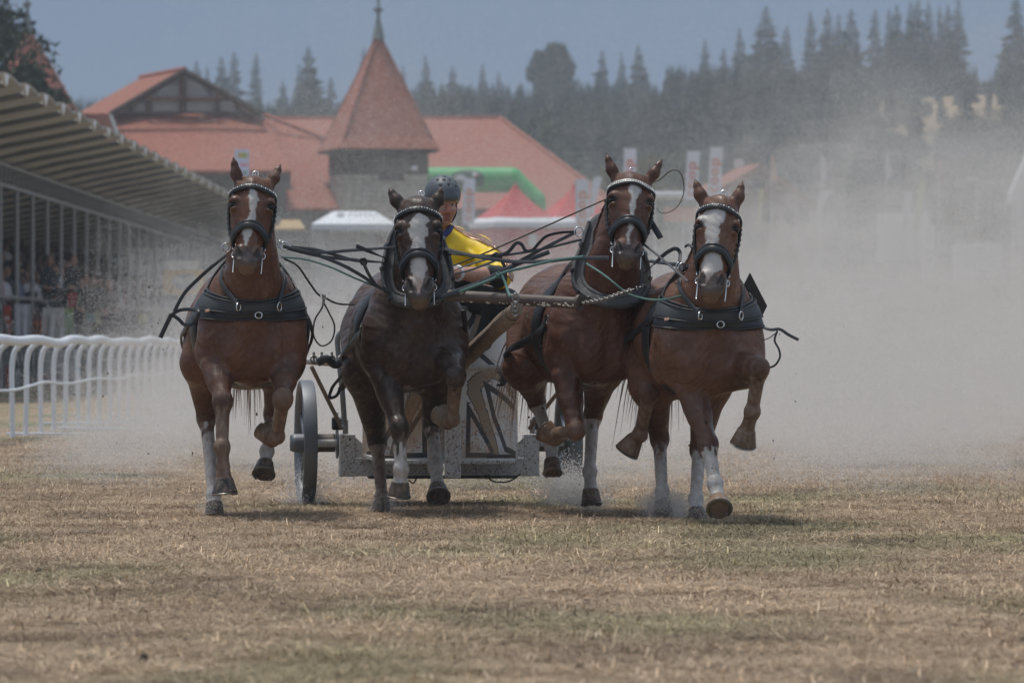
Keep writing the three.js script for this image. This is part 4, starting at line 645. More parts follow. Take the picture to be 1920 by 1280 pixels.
    if (lg) {
      const sp = h.socks[lg] ?? {}, lower = seg === 'cannon' || seg === 'knee' || seg === 'fet' || seg === 'past' || seg === 'hoof';
      if (lower || seg === 'gaskin' || seg === 'fore') mix(o, h.point, seg === 'fore' || seg === 'gaskin' ? along * 0.7 : 0.75);
      let at = seg === 'cannon' ? along : seg === 'fet' ? 1.02 : seg === 'past' ? 1.1 + along * 0.5 : seg === 'knee' ? -0.05 : -1;
      if (sp.white !== undefined && at > -0.5) mix(o, white, sstep(at + noise3(x * 25, y * 9, z * 25) * 0.22, sp.white - 0.05, sp.white + 0.05));
      else if (sp.tan !== undefined && at > -0.5) mix(o, [0.165, 0.1, 0.068], sstep(at + noise3(x * 20, y * 9, z * 20) * 0.2, sp.tan - 0.2, sp.tan + 0.3) * 0.8);
      if (seg === 'hoof') { const ring = noise3(x * 8, y * 60, z * 8) * 0.2; const hc = sp.hoof ?? [0.05, 0.043, 0.04]; for (let i = 0; i < 3; i++) o[i] = hc[i] * (1 + ring + fine * 0.2); mix(o, [0.16, 0.085, 0.045], clamp(0.2 + fbm(x * 18, y * 30, z * 18) * 1.2, 0, 0.8) * (sp.stain ?? 0.3)); }
      if (lower) mix(o, dusty, clamp((sp.dust ?? 0.15) + 0.08 + fbm(x * 26, y * 12, z * 26) * 0.8, 0, 0.75) * (seg === 'knee' ? 0.25 : 1));
    }
    if (part === 'head' || part === 'muzzle' || part === 'neck' || part === 'ear') {
      const [u, v, w] = toHead(x, y, z);
      if (part !== 'neck') {
        if (part === 'ear') mix(o, h.point, 0.45);
        if (w > -0.04) {
          const m = inside(blaze, v, u, 0.003, noise3(x * 70, y * 70, z * 70) * 0.004 + noise3(x * 22, y * 22, z * 22) * 0.006);
          const grey = sstep(-v, 0.45, 0.53) * (1 - sstep(Math.abs(noise3(x * 30, y * 30, z * 30)) * 0.02 - v, 0.60, 0.66));
          mix(o, [0.075, 0.066, 0.066], grey * 0.85);
          mix(o, [0.22, 0.14, 0.09], sstep(-v, 0.565, 0.61) * 0.6);
          if (m > 0) { mix(o, white, m * (0.93 + 0.07 * fine)); if (h.pink) mix(o, [0.45, 0.25, 0.2], m * sstep(-v, 0.44, 0.54) * h.pink); }
        }
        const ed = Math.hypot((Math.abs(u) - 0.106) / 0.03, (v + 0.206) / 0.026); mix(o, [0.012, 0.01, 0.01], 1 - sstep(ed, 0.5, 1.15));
        const nd = Math.hypot((Math.abs(u) - 0.055) / 0.02, (v + 0.516) / 0.038); if (w > 0.02) mix(o, [0.032, 0.027, 0.027], (1 - sstep(nd, 0.5, 1.05)) * 0.8);  // dark nostril skin, deepened to paint in the shade of the hollow
        
      }
    }
    if (part === 'barrel' || part === 'croup' || part === 'thigh') mix(o, [c1[0] * 1.9, c1[1] * 2.1, c1[2] * 2.3], sstep(fbm(x * 6 + 3, y * 14, z * 3), 0.25, 0.6) * 0.25); // drying sweat
    mix(o, [0.27, 0.2, 0.145], clamp(fbm(x * 16 + 9, y * 16, z * 16, 3) * 0.9 - 0.22, 0, 0.22));
  };
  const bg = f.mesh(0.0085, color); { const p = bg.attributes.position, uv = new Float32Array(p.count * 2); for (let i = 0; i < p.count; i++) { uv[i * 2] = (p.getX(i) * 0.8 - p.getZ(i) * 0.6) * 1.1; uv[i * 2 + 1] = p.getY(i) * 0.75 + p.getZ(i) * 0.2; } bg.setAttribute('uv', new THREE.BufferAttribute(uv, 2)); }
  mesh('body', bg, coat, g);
  for (const s of [-1, 1]) { const e = new THREE.SphereGeometry(0.021 * hs, 16, 12); const c = H(s * 0.103, -0.206, 0.028); e.translate(c.x, c.y, c.z); mesh('eye', e, eyeBall, g); }
  // tail and mane
  const r = rng(h.seed), strands = [], dock = T(1.74, 0, 1.33 + up);
  for (let i = 0; i < 60; i++) {
    const a = (r() - 0.5) * 0.1, sw = (h.tail?.[0] ?? 0) + (r() - 0.5) * 0.2, len = 0.55 + r() * 0.35, fl = 0.15 + r() * 0.3;
    strands.push(tube([dock.clone().addScaledVector(R, a * 0.5), dock.clone().addScaledVector(R, a + sw * 0.25).addScaledVector(A, fl).add(V(0, -0.06, 0)), dock.clone().addScaledVector(R, a * 2 + sw * 0.7).addScaledVector(A, fl * 1.5).add(V(0, -len * 0.5, 0)), dock.clone().addScaledVector(R, a * 2.4 + sw).addScaledVector(A, fl * 1.2 + r() * 0.2).add(V(0, -len, 0))], 0.007 + r() * 0.006, { n: 10, sides: 4, taper: (t) => 1.05 - t }));
  }
  mesh('tail', merge(strands), h.hair ?? hairTan, g);
  const locks = [];
  for (let i = 0; i < 46; i++) {
    const t = i / 45, c = H(0, -0.03, -0.1).lerp(T(0.5, 0, 1.5 + up), t), p0 = f.onto(c.clone().add(V(0, 0.06, -0.04)), 0.002), s = (h.maneSide ?? -1), d = 0.07 + r() * 0.06;
    const p1 = f.onto(p0.clone().addScaledVector(R, s * d * 0.6).add(V(0, -d * 0.3, 0)), 0.008), p2 = f.onto(p0.clone().addScaledVector(R, s * d).add(V(0, -d * 1.3, 0.01)), 0.012);
    locks.push(sweep([p0, p1, p2], 0.009, 0.005, V(0, 0.4, 1), { n: 7, sides: 5, taper: (q2) => 1.1 - q2 * 0.8 }));
  }
  mesh('mane', merge(locks), h.maneHair ?? hairDark, g);

  // bridle
  const br = new THREE.Group(); br.name = 'bridle'; g.add(br);
  const around = (yf, th0, th1, n, off, zc = -0.06) => { const pts = []; for (let i = 0; i <= n; i++) { const a = lerp(th0, th1, i / n), y = yf(a), d = hx.clone().multiplyScalar(Math.sin(a)).addScaledVector(hz, Math.cos(a)); pts.push(f.ray(H(0, y, zc), d, off)); } return pts; };
  const norm = (t, c) => f.grad(c.x, c.y, c.z, f.near(c.x, c.y, c.z, 0.25));
  const bb = around((a) => -0.1 - 0.035 * (1 - Math.cos(a)) + (h.browTilt ?? 0) * Math.sin(a), -1.75, 1.75, 18, 0.012);
  const band = mesh('browband', sweep(bb, 0.02, 0.008, norm, { n: 50 }), leather, br);
  const bc = new THREE.CatmullRomCurve3(bb, false, 'centripetal'), studs = [], links = [];
  for (let i = 0; i < 26; i++) { const t = lerp(0.16, 0.84, i / 25), c = bc.getPoint(t), n = norm(0, c); const st = h.chain ? ring(c.clone().addScaledVector(n, 0.009), 0.0086, 0.0026, n, 10) : new THREE.SphereGeometry(i % 2 ? 0.003 : 0.0048, 8, 6).translate(...c.clone().addScaledVector(n, 0.0095).toArray()); studs.push(st); }
  mesh('stud_row', merge(studs), silverStud, band);
  const nb = around((a) => -0.355 - 0.115 * (1 - Math.cos(a * 0.86)) + (h.noseTilt ?? 0) * Math.sin(a), -1.62, 1.62, 16, 0.014, -0.05);
  mesh('noseband', sweep(nb, 0.02, 0.009, norm, { n: 44 }), leather, br);
  mesh('noseband_pad', sweep(nb.map((p) => p.clone().addScaledVector(hy, 0.026 * hs)), 0.011, 0.008, norm, { n: 44, square: 0.8 }), leather, br);
  for (const s of [-1, 1]) {
    const cp = [-0.13, -0.2, -0.28, -0.36, -0.44, -0.485].map((y, i) => f.ray(H(0, y, -0.06), hx.clone().multiplyScalar(s).addScaledVector(hz, i > 3 ? 0.25 : 0.05).normalize(), 0.012));
    const ck = [sweep(cp, 0.013, 0.007, norm, { n: 30 })];
    for (let i = 0; i < 11; i++) { const c = new THREE.CatmullRomCurve3(cp).getPoint(0.1 + i * 0.08); ck.push(new THREE.SphereGeometry(0.0125, 6, 5).scale(1, 0.8, 1).translate(c.x, c.y, c.z)); }
    mesh('cheekpiece', merge(ck), leather, br);
    const c0 = cp[5].clone().addScaledVector(hx, s * 0.006), bit = [ring(c0, 0.021, 0.004, hx.clone().addScaledVector(hz, s * 1.1)), tube([c0.clone().addScaledVector(hy, 0.03), c0.clone().addScaledVector(hz, 0.01), c0.clone().addScaledVector(hy, -0.05), c0.clone().addScaledVector(hy, -0.12).addScaledVector(hz, 0.012)], 0.0052, { n: 14, sides: 6 }), ring(cp[4].clone().addScaledVector(hx, s * 0.004), 0.015, 0.0035, hx.clone().addScaledVector(hz, s * 0.8), 14)];
    mesh('bit_shank', merge(bit), steel, br);
    const tl = [H(s * 0.112, -0.13, -0.06), H(s * 0.12, -0.26, -0.12), H(s * 0.07, -0.38, -0.19)].map((p) => f.onto(p, 0.006));
    mesh('throat_lash', sweep(tl, 0.009, 0.005, norm, { n: 16 }), leather, br);
  }
  const cb = H(h.buckle ?? 0, 0.03, -0.03); mesh('crown_buckle', merge([ring(cb, 0.017, 0.0038, hz, 14), tube([cb.clone().addScaledVector(hy, -0.02), cb.clone().addScaledVector(hy, 0.012)], 0.003, { n: 3, sides: 5 })]), steel, br);
  mesh('crown_strap', sweep([-0.5, -0.25, 0, 0.25, 0.5].map((a) => f.ray(H(0, -0.07, -0.07), hx.clone().multiplyScalar(Math.sin(a)).addScaledVector(hy, Math.cos(a)).normalize(), 0.006)), 0.014, 0.006, norm, { n: 24 }), leather, br);

  // girth
  const gp = []; for (let i = 0; i < 22; i++) { const a = i / 22 * Math.PI * 2; gp.push(f.ray(T(0.66, 0, 1.15 + up), R.clone().multiplyScalar(Math.sin(a)).add(V(0, Math.cos(a), 0)), 0.012)); }
  mesh('girth', sweep(gp, 0.05, 0.012, norm, { closed: true, n: 66 }), leather, g);
  const strapTo = (name, pts, w, t, mat, parent, off = 0.012) => mesh(name, sweep(pts.map((p) => f.onto(p, off)), w, t, norm, { n: pts.length * 8 }), mat, parent);
  if (h.breast) { // wide padded breast collar
    const bc2 = new THREE.Group(); bc2.name = 'breast_collar'; g.add(bc2);
    const { y0, side, w } = h.breast;
    const shell = (lo, hi, off, mat, name, th0 = -1.75, th1 = 1.75) => {
      const pos = [], idx = [], uv = [], n = 48, m = 8, out = (lay) => { for (let i = 0; i <= n; i++) for (let j = 0; j <= m; j++) {
        const a = lerp(th0, th1, i / n), t = lerp(lo, hi, j / m), y = y0 + up + side * (1 - Math.cos(a)) - 0.012 * Math.cos(3 * a) + t * w * (0.6 + 0.45 * Math.sin(Math.abs(a))), d = R.clone().multiplyScalar(Math.sin(a)).addScaledVector(A, -Math.cos(a));
        const bul = lay ? off + 0.004 * (1 - Math.pow(2 * j / m - 1, 2)) : 0.002, p = f.ray(T(0.42, 0, y), d, bul); pos.push(p.x, p.y, p.z); uv.push(i / n * 1.2, t * w);
      } };
      out(1); out(0); const W = m + 1, Q = (n + 1) * W;
      for (let i = 0; i < n; i++) for (let j = 0; j < m; j++) { const a = i * W + j; idx.push(a, a + W, a + 1, a + 1, a + W, a + W + 1, Q + a, Q + a + 1, Q + a + W, Q + a + 1, Q + a + W + 1, Q + a + W); }
      for (let i = 0; i < n; i++) for (const j of [0, m]) { const a = i * W + j, b = a + W; idx.push(a, Q + a, b, b, Q + a, Q + b); }
      const geo = new THREE.BufferGeometry(); geo.setAttribute('position', new THREE.Float32BufferAttribute(pos, 3)); geo.setAttribute('uv', new THREE.Float32BufferAttribute(uv, 2)); geo.setIndex(idx); geo.computeVertexNormals();
      return mesh(name, geo, mat, bc2);
    };
    shell(-0.62, 0.55, 0.012, leather, 'pad'); shell(-0.2, 0.4, 0.02, webbing, 'outer_band');
    for (const t of [-0.62, -0.22, 0.41, 0.55]) { const e = []; for (let i = 0; i <= 20; i++) { const a = lerp(-1.75, 1.75, i / 20), y = y0 + up + side * (1 - Math.cos(a)) - 0.012 * Math.cos(3 * a) + t * w * (0.6 + 0.45 * Math.sin(Math.abs(a))); e.push(f.ray(T(0.42, 0, y), R.clone().multiplyScalar(Math.sin(a)).addScaledVector(A, -Math.cos(a)), Math.abs(t) > 0.5 ? 0.012 : 0.022)); } mesh('piping', tube(e, 0.006, { n: 60, sides: 6 }), leather, bc2); }
    const rad = (a, t, off) => { const y = y0 + up + side * (1 - Math.cos(a)) + t * w; return f.ray(T(0.42, 0, y), R.clone().multiplyScalar(Math.sin(a)).addScaledVector(A, -Math.cos(a)), off); };
    for (const a of [-0.17, 0.32]) {
      mesh('steel_ring', ring(rad(a, 0.02, 0.05), 0.024, 0.0045, V(1, 0, 0.5)), steel, bc2);
      const s = Math.sign(a);
      mesh('neck_strap', sweep([0, 0.33, 0.66, 1].map((t) => { const p = rad(a, 0.05, 0.045).lerp(f.onto(T(0.2, s * 0.22, 1.52 + up), 0.01), t); return t ? f.onto(p, 0.012) : p; }), 0.015, 0.004, norm, { n: 24 }), webbing, bc2);
    }
    mesh('centre_ring', ring(rad(0.06, -0.3, 0.04), 0.02, 0.004, V(0, 0.5, 1)), steel, bc2);
    const tg = new RoundedBoxGeometry(0.03, 0.018, 0.004, 1, 0.001), tp = rad(-0.62, -0.16, 0.045), tn = norm(0, tp); tg.applyQuaternion(new THREE.Quaternion().setFromUnitVectors(V(0, 0, 1), tn)); tg.translate(tp.x, tp.y, tp.z); mesh('maker_tag', tg, copperTag, bc2);
    for (const s of [-1, 1]) {
      const tr = [0.25, 0.45, 0.7, 1.0, 1.3].map((q2) => f.ray(T(q2, 0, y0 + up + side - (q2 - 0.25) * 0.22), R.clone().multiplyScalar(s), 0.014));
      mesh('trace', sweep([...tr, T(1.8, s * 0.34, y0 + up - 0.35)], 0.026, 0.008, norm, { n: 40 }), leather, bc2);
      strapTo('shoulder_strap', [T(0.28, s * 0.27, y0 + up + side + 0.05), T(0.36, s * 0.22, 1.4 + up), T(0.45, s * 0.1, 1.52 + up), T(0.5, 0, 1.58 + up)], 0.02, 0.007, leather, bc2);
    }
  }
  if (h.collar) { // full neck collar with hames
    const cg = new THREE.Group(); cg.name = 'neck_collar'; g.add(cg);
    const C = L(h.collar.at), vv = V(0, 0.86, -0.5).normalize(), pts = [], hm = [];
    for (let i = 0; i < 24; i++) { const a = i / 24 * Math.PI * 2, d = R.clone().multiplyScalar(Math.sin(a)).addScaledVector(vv, -Math.cos(a)); let p = f.ray(C, d, 0.016), far = p.distanceTo(C), cap = lerp(0.215, 0.265, (1 + Math.cos(a)) / 2); if (far > cap && Math.cos(a) > 0.15) { p = C.clone().addScaledVector(d, cap); p = f.ray(p, V(0, 0, 1), 0.016); } pts.push(p); hm.push(p.clone().addScaledVector(d, 0.044).add(V(0, 0.01, 0.024))); }
    const cn = (t, c) => c.clone().sub(C).addScaledVector(vv, -c.clone().sub(C).dot(vv) * 0.0).normalize();
    const cf = V(0, 0, 0).crossVectors(R, vv); if (cf.z < 0) cf.negate(); mesh('collar_pad', sweep(pts.map((p) => p.clone().addScaledVector(p.clone().sub(C).normalize(), 0.012)), 0.04, 0.024, cf, { closed: true, n: 72, square: 0.6, sides: 12, taper: (t) => 1 + 0.05 * Math.sin(t * 61) + 0.04 * Math.sin(t * 143) }), wornLeather, cg);
    mesh('collar_roll', sweep(pts.map((p) => p.clone().addScaledVector(p.clone().sub(C).normalize(), -0.014).addScaledVector(cf, 0.02)), 0.013, 0.014, cn, { closed: true, n: 72, square: 1 }), wornLeather, cg);
    for (const s of [0, 1]) { const seg = s ? hm.slice(2, 11) : hm.slice(14, 23); mesh('hame', sweep(seg, 0.02, 0.012, cn, { n: 40 }), h.collar.hame ?? wornLeather, cg); for (const i of [2, 5, 7]) mesh('hame_strap', sweep([seg[i].clone().add(V(0, 0, -0.09)), seg[i].clone().addScaledVector(cn(0, seg[i]), 0.016), seg[i].clone().add(V(0, 0, 0.06))], 0.014, 0.005, cn, { n: 10 }), leather, cg); }
    for (const s of [-1, 1]) {
      const tr = [0.3, 0.5, 0.75, 1.05, 1.35].map((q2) => f.ray(T(q2, 0, 1.18 + up - (q2 - 0.3) * 0.26), R.clone().multiplyScalar(s), 0.014));
      mesh('trace', sweep([...tr, T(1.85, s * 0.34, 0.78 + up)], 0.026, 0.009, norm, { n: 40 }), leather, cg);
      strapTo('belly_strap', [T(0.5, s * 0.3, 1.2 + up), T(0.62, s * 0.33, 1.05 + up), T(0.72, s * 0.3, 0.9 + up)], 0.03, 0.012, leather, cg);
    }
  }
  return { g, f, T, H, L, O, norm, R, A, strapTo };
}
const DARK = [0.045, 0.027, 0.021];
const horse1 = makeHorse({
  label: 'bright chestnut horse at far left of the team, broken white blaze, one ear turned forward', seed: 11, D: 33.0, cf: 474, cr: 462, barrel: 0.365, lift: 0,
  poll: [476, 331, -0.12], muz: [462, 512, -0.36], headWide: 1.06, ears: [[437, 294, -0.10], [526, 307, -0.04]], openEars: [0], browTilt: -0.004, buckle: 0.005,
  coat: [[0.092, 0.036, 0.019], [0.14, 0.058, 0.031]], point: [0.062, 0.034, 0.026],
  fl: { elbow: [402, 660, 0.22], knee: [417, 752, -0.12], fet: [416, 838, -0.2], hoof: [421, 925, -0.22], hr: 0.077 },
  fr: { elbow: [538, 655, 0.22], knee: [530, 748, -0.12], fet: [519, 818, 0.08], hoof: [497, 806, 0.2], hoofTop: [512, 826, 0.14], toe: [0, -1, 0] },
  hl: { stifle: [380, 680, 0.95], knee: [386, 782, 1.2], fet: [400, 928, 0.96], hoof: [402, 968, 0.9], hr: 0.063, w: 0.95 },
  hr: { stifle: [528, 680, 1.0], knee: [512, 775, 1.25], fet: [500, 846, 1.1], hoof: [494, 888, 0.98], hr: 0.073, w: 0.95 },
  socks: { fl: { tan: 0.25, dust: 0.1, hoof: [0.04, 0.038, 0.04] }, fr: { tan: -0.4, hoof: [0.1, 0.06, 0.04], stain: 0.9 }, hl: { white: 0.2, dust: 0.2 }, hr: { white: 0.35, dust: 0.2 } },
  bz: [389, 261, 317, 1188], bzs: 5.12, blaze: [[390, 335, 370], [430, 335, 378], [460, 350, 415], [500, 342, 430], [540, 345, 445], [560, 342, 412], [650, 346, 410], [720, 340, 400], [770, 285, 380], [820, 270, 375], [860, 275, 370], [920, 290, 345], [972, 292, 318]],
  breast: { y0: 1.245, side: 0.045, w: 0.145 },
});
const horse2 = makeHorse({
  label: 'dark liver bay horse in front of the driver, broad white blaze and grey neck collar', seed: 12, D: 33.6, cf: 783, cr: 752, barrel: 0.345, lift: -0.02,
  poll: [783, 369, -0.1], muz: [787, 578, -0.36], headWide: 0.95, ears: [[729, 351, -0.06], [829, 350, -0.06]], buckle: 0.02,
  coat: [[0.041, 0.022, 0.016], [0.07, 0.039, 0.028]], point: [0.025, 0.018, 0.016],
  fl: { elbow: [712, 668, 0.2], knee: [748, 800, -0.08], fet: [752, 880, -0.12], hoof: [748, 930, -0.1], hr: 0.07 },
  fr: { elbow: [838, 662, 0.15], knee: [855, 705, -0.28], fet: [848, 786, -0.12], hoof: [829, 776, 0.04], hoofTop: [842, 794, -0.04], toe: [0, -1, 0] },
  hl: { stifle: [684, 700, 0.95], knee: [707, 828, 1.15], fet: [716, 932, 0.95], hoof: [713, 965, 0.88], hr: 0.062, w: 0.95 },
  hr: { stifle: [822, 700, 0.9], knee: [811, 798, 1.0], fet: [817, 876, 0.78], hoof: [822, 930, 0.62], hoofTop: [820, 902, 0.74], hr: 0.073 },
  socks: { fl: { white: 0.55, dust: 0.05, hoof: [0.08, 0.065, 0.055], stain: 0.8 }, fr: { tan: 0.2, hoof: [0.2, 0.16, 0.12], stain: 0.2 }, hl: { tan: 0.0, dust: 0.4 }, hr: { white: 0.3, dust: 0.3, hoof: [0.035, 0.034, 0.035] } },
  bz: [379, 224, 398, 1180], bzs: 4.572, blaze: [[422, 372, 395], [445, 345, 480], [480, 315, 484], [520, 318, 455], [545, 290, 478], [580, 312, 468], [640, 334, 446], [720, 330, 446], [790, 318, 450], [850, 318, 465], [910, 325, 452], [960, 340, 440], [1000, 345, 430], [1060, 374, 406], [1102, 380, 390]], pink: 0.7,
  collar: { at: [782, 492, 0.12], off: 0.035 }, hair: hairTan,
});
const horse3 = makeHorse({
  label: 'reddish brown horse with narrow white stripe and chained neck collar, right of the yoke', seed: 13, D: 33.5, cf: 1140, cr: 1062, barrel: 0.35, lift: 0.0,
  poll: [1186, 324, -0.2], muz: [1175, 503, -0.46], headWide: 1.06, yaw: 0.05, ears: [[1137, 285, -0.16], [1242, 297, -0.14]], browTilt: -0.008, chain: true, noseTilt: -0.006,
  coat: [[0.086, 0.034, 0.021], [0.132, 0.054, 0.034]], point: [0.07, 0.03, 0.021],
  fl: { elbow: [1056, 665, 0.18], knee: [1080, 806, -0.05], fet: [1050, 815, 0.22], hoof: [1020, 806, 0.3], hoofTop: [1036, 818, 0.28], toe: [0, -1, 0.2] },
  fr: { elbow: [1206, 668, 0.15], knee: [1218, 735, -0.22], fet: [1200, 815, -0.02], hoof: [1176, 846, 0.04], hoofTop: [1190, 824, 0.02], hr: 0.076 },
  hl: { stifle: [985, 690, 1.0], knee: [1006, 752, 1.3], fet: [1034, 838, 1.1], hoof: [1036, 886, 1.0], hr: 0.063, w: 0.92 },
  hr: { stifle: [1130, 690, 1.0], knee: [1112, 778, 1.25], fet: [1106, 884, 1.05], hoof: [1109, 944, 1.0], hr: 0.066, w: 0.95 },
  socks: { fl: { tan: -0.3, hoof: [0.14, 0.075, 0.042], stain: 0.9 }, fr: { tan: -0.1, hoof: [0.16, 0.09, 0.055], stain: 0.6 }, hl: { white: 0.15, dust: 0.12, hoof: [0.1, 0.06, 0.045], stain: 0.7 }, hr: { white: 0.1, dust: 0.15, hoof: [0.09, 0.06, 0.045], stain: 0.7 } },
  bz: [408, 256, 356, 1105], bzs: 4.742, blaze: [[350, 416, 424], [380, 413, 442], [430, 376, 470], [470, 364, 480], [500, 370, 452], [560, 380, 422], [640, 370, 415], [700, 374, 402], [790, 360, 405], [830, 355, 386], [880, 345, 372], [940, 352, 378]],
  collar: { at: [1152, 492, 0.12], off: 0.03, hame: wornLeather }, tail: [-0.15], maneSide: -1,
});
const horse4 = makeHorse({
  label: 'light chestnut horse at far right of the team, wide white face and raised foreleg', seed: 14, D: 32.4, cf: 1338, cr: 1278, barrel: 0.335, lift: -0.06,
  poll: [1352, 367, -0.12], muz: [1332, 565, -0.38], headWide: 0.93, yaw: -0.06, ears: [[1303, 335, -0.08], [1393, 339, -0.06]], browTilt: -0.012, noseTilt: -0.012, buckle: 0.015,
  coat: [[0.112, 0.049, 0.029], [0.168, 0.077, 0.047]], point: [0.07, 0.035, 0.026],
  fl: { elbow: [1286, 695, 0.2], knee: [1328, 832, -0.05], fet: [1341, 907, -0.16], hoof: [1349, 953, -0.29], hoofTop: [1346, 930, -0.2], hr: 0.076 },
  fr: { elbow: [1398, 690, 0.1], knee: [1424, 690, -0.32], fet: [1411, 772, -0.24], hoof: [1394, 832, -0.16], hoofTop: [1402, 800, -0.2], hr: 0.076 },
  hl: { stifle: [1222, 720, 1.0], knee: [1237, 822, 1.25], fet: [1242, 922, 1.0], hoof: [1244, 966, 0.95], hr: 0.062, w: 0.92 },
  hr: { stifle: [1330, 720, 0.95], knee: [1312, 842, 1.05], fet: [1305, 935, 0.82], hoof: [1308, 980, 0.74], hr: 0.064, w: 0.95 },
  socks: { fl: { white: 0.18, dust: 0.02, hoof: [0.26, 0.18, 0.12], stain: 0.4 }, fr: { tan: 0.4, hoof: [0.13, 0.085, 0.06], stain: 0.7 }, hl: { white: 0.3, dust: 0.35 }, hr: { white: 0.12, dust: 0.2 } },
  bz: [384, 236, 297, 1045], bzs: 4.13, blaze: [[372, 320, 388], [390, 262, 420], [435, 188, 420], [480, 240, 402], [520, 262, 372], [600, 265, 362], [660, 265, 362], [720, 250, 376], [770, 240, 390], [830, 225, 386], [860, 240, 342], [900, 260, 302], [940, 266, 276]], pink: 0.45,
  breast: { y0: 1.25, side: 0.06, w: 0.145 }, tail: [-0.1], hair: hairTan,
});
// ---------------------------------------------------------------- chariot
const rust = (base, amount, seed) => texture(512, 512, (o, u, v) => { const n = tile(u, v, 14, seed) * 0.5 + tile(u, v, 45, seed + 2) * 0.4 + tile(u, v, 110, seed + 5) * 0.3, t = sstep(n, amount - 0.04, amount + 0.06), g = 1 + 0.07 * tile(u, v, 30, 9), st = sstep(tile(u, v * 0.4, 20, seed + 8), 0.1, 0.8) * 0.25; const c = mixc(mixc(base, [0.36, 0.27, 0.18], st), mixc([0.10, 0.055, 0.032], [0.2, 0.11, 0.06], 0.5 + 0.5 * tile(u, v, 80, 4)), t); for (let i = 0; i < 3; i++) o[i] = Math.pow(clamp(c[i] * g, 0, 1), 1 / 2.2); }, true);
const rustyWhite = new THREE.MeshStandardMaterial({ map: rust([0.6, 0.6, 0.6], 0.33, 1), roughness: 0.75 }), rustyPole = new THREE.MeshStandardMaterial({ map: rust([0.36, 0.31, 0.26], 0.02, 3), roughness: 0.85, bumpMap: leatherBump, bumpScale: 0.003 }), rustyPipe = new THREE.MeshStandardMaterial({ map: rust([0.085, 0.06, 0.052], 0.9, 6), roughness: 0.6 });
rustyWhite.map.repeat.set(3.1, 3.1); rustyPole.map.repeat.set(5, 3);
const tyreSteel = new THREE.MeshPhysicalMaterial({ color: new THREE.Color().setRGB(0.16, 0.17, 0.185), roughness: 0.5, metalness: 0.55, bumpMap: leatherBump, bumpScale: 0.001 }), greyTube = M(0.19, 0.2, 0.21, 0.5, { metalness: 0.3 }), blackRubber = M(0.02, 0.02, 0.022, 0.6);
const boxUV = (g, s = 1) => { const p = g.attributes.position, n = g.attributes.normal, uv = new Float32Array(p.count * 2); for (let i = 0; i < p.count; i++) { const ax = Math.abs(n.getX(i)), ay = Math.abs(n.getY(i)), az = Math.abs(n.getZ(i)); const [a, b] = ax > ay && ax > az ? [p.getZ(i), p.getY(i)] : ay > az ? [p.getX(i), p.getZ(i)] : [p.getX(i), p.getY(i)]; uv[i * 2] = a * s; uv[i * 2 + 1] = b * s; } g.setAttribute('uv', new THREE.BufferAttribute(uv, 2)); return g; };
const CH = V(P(820, 640, 36.4).x, 0, -36.4), YAW = 0.12;
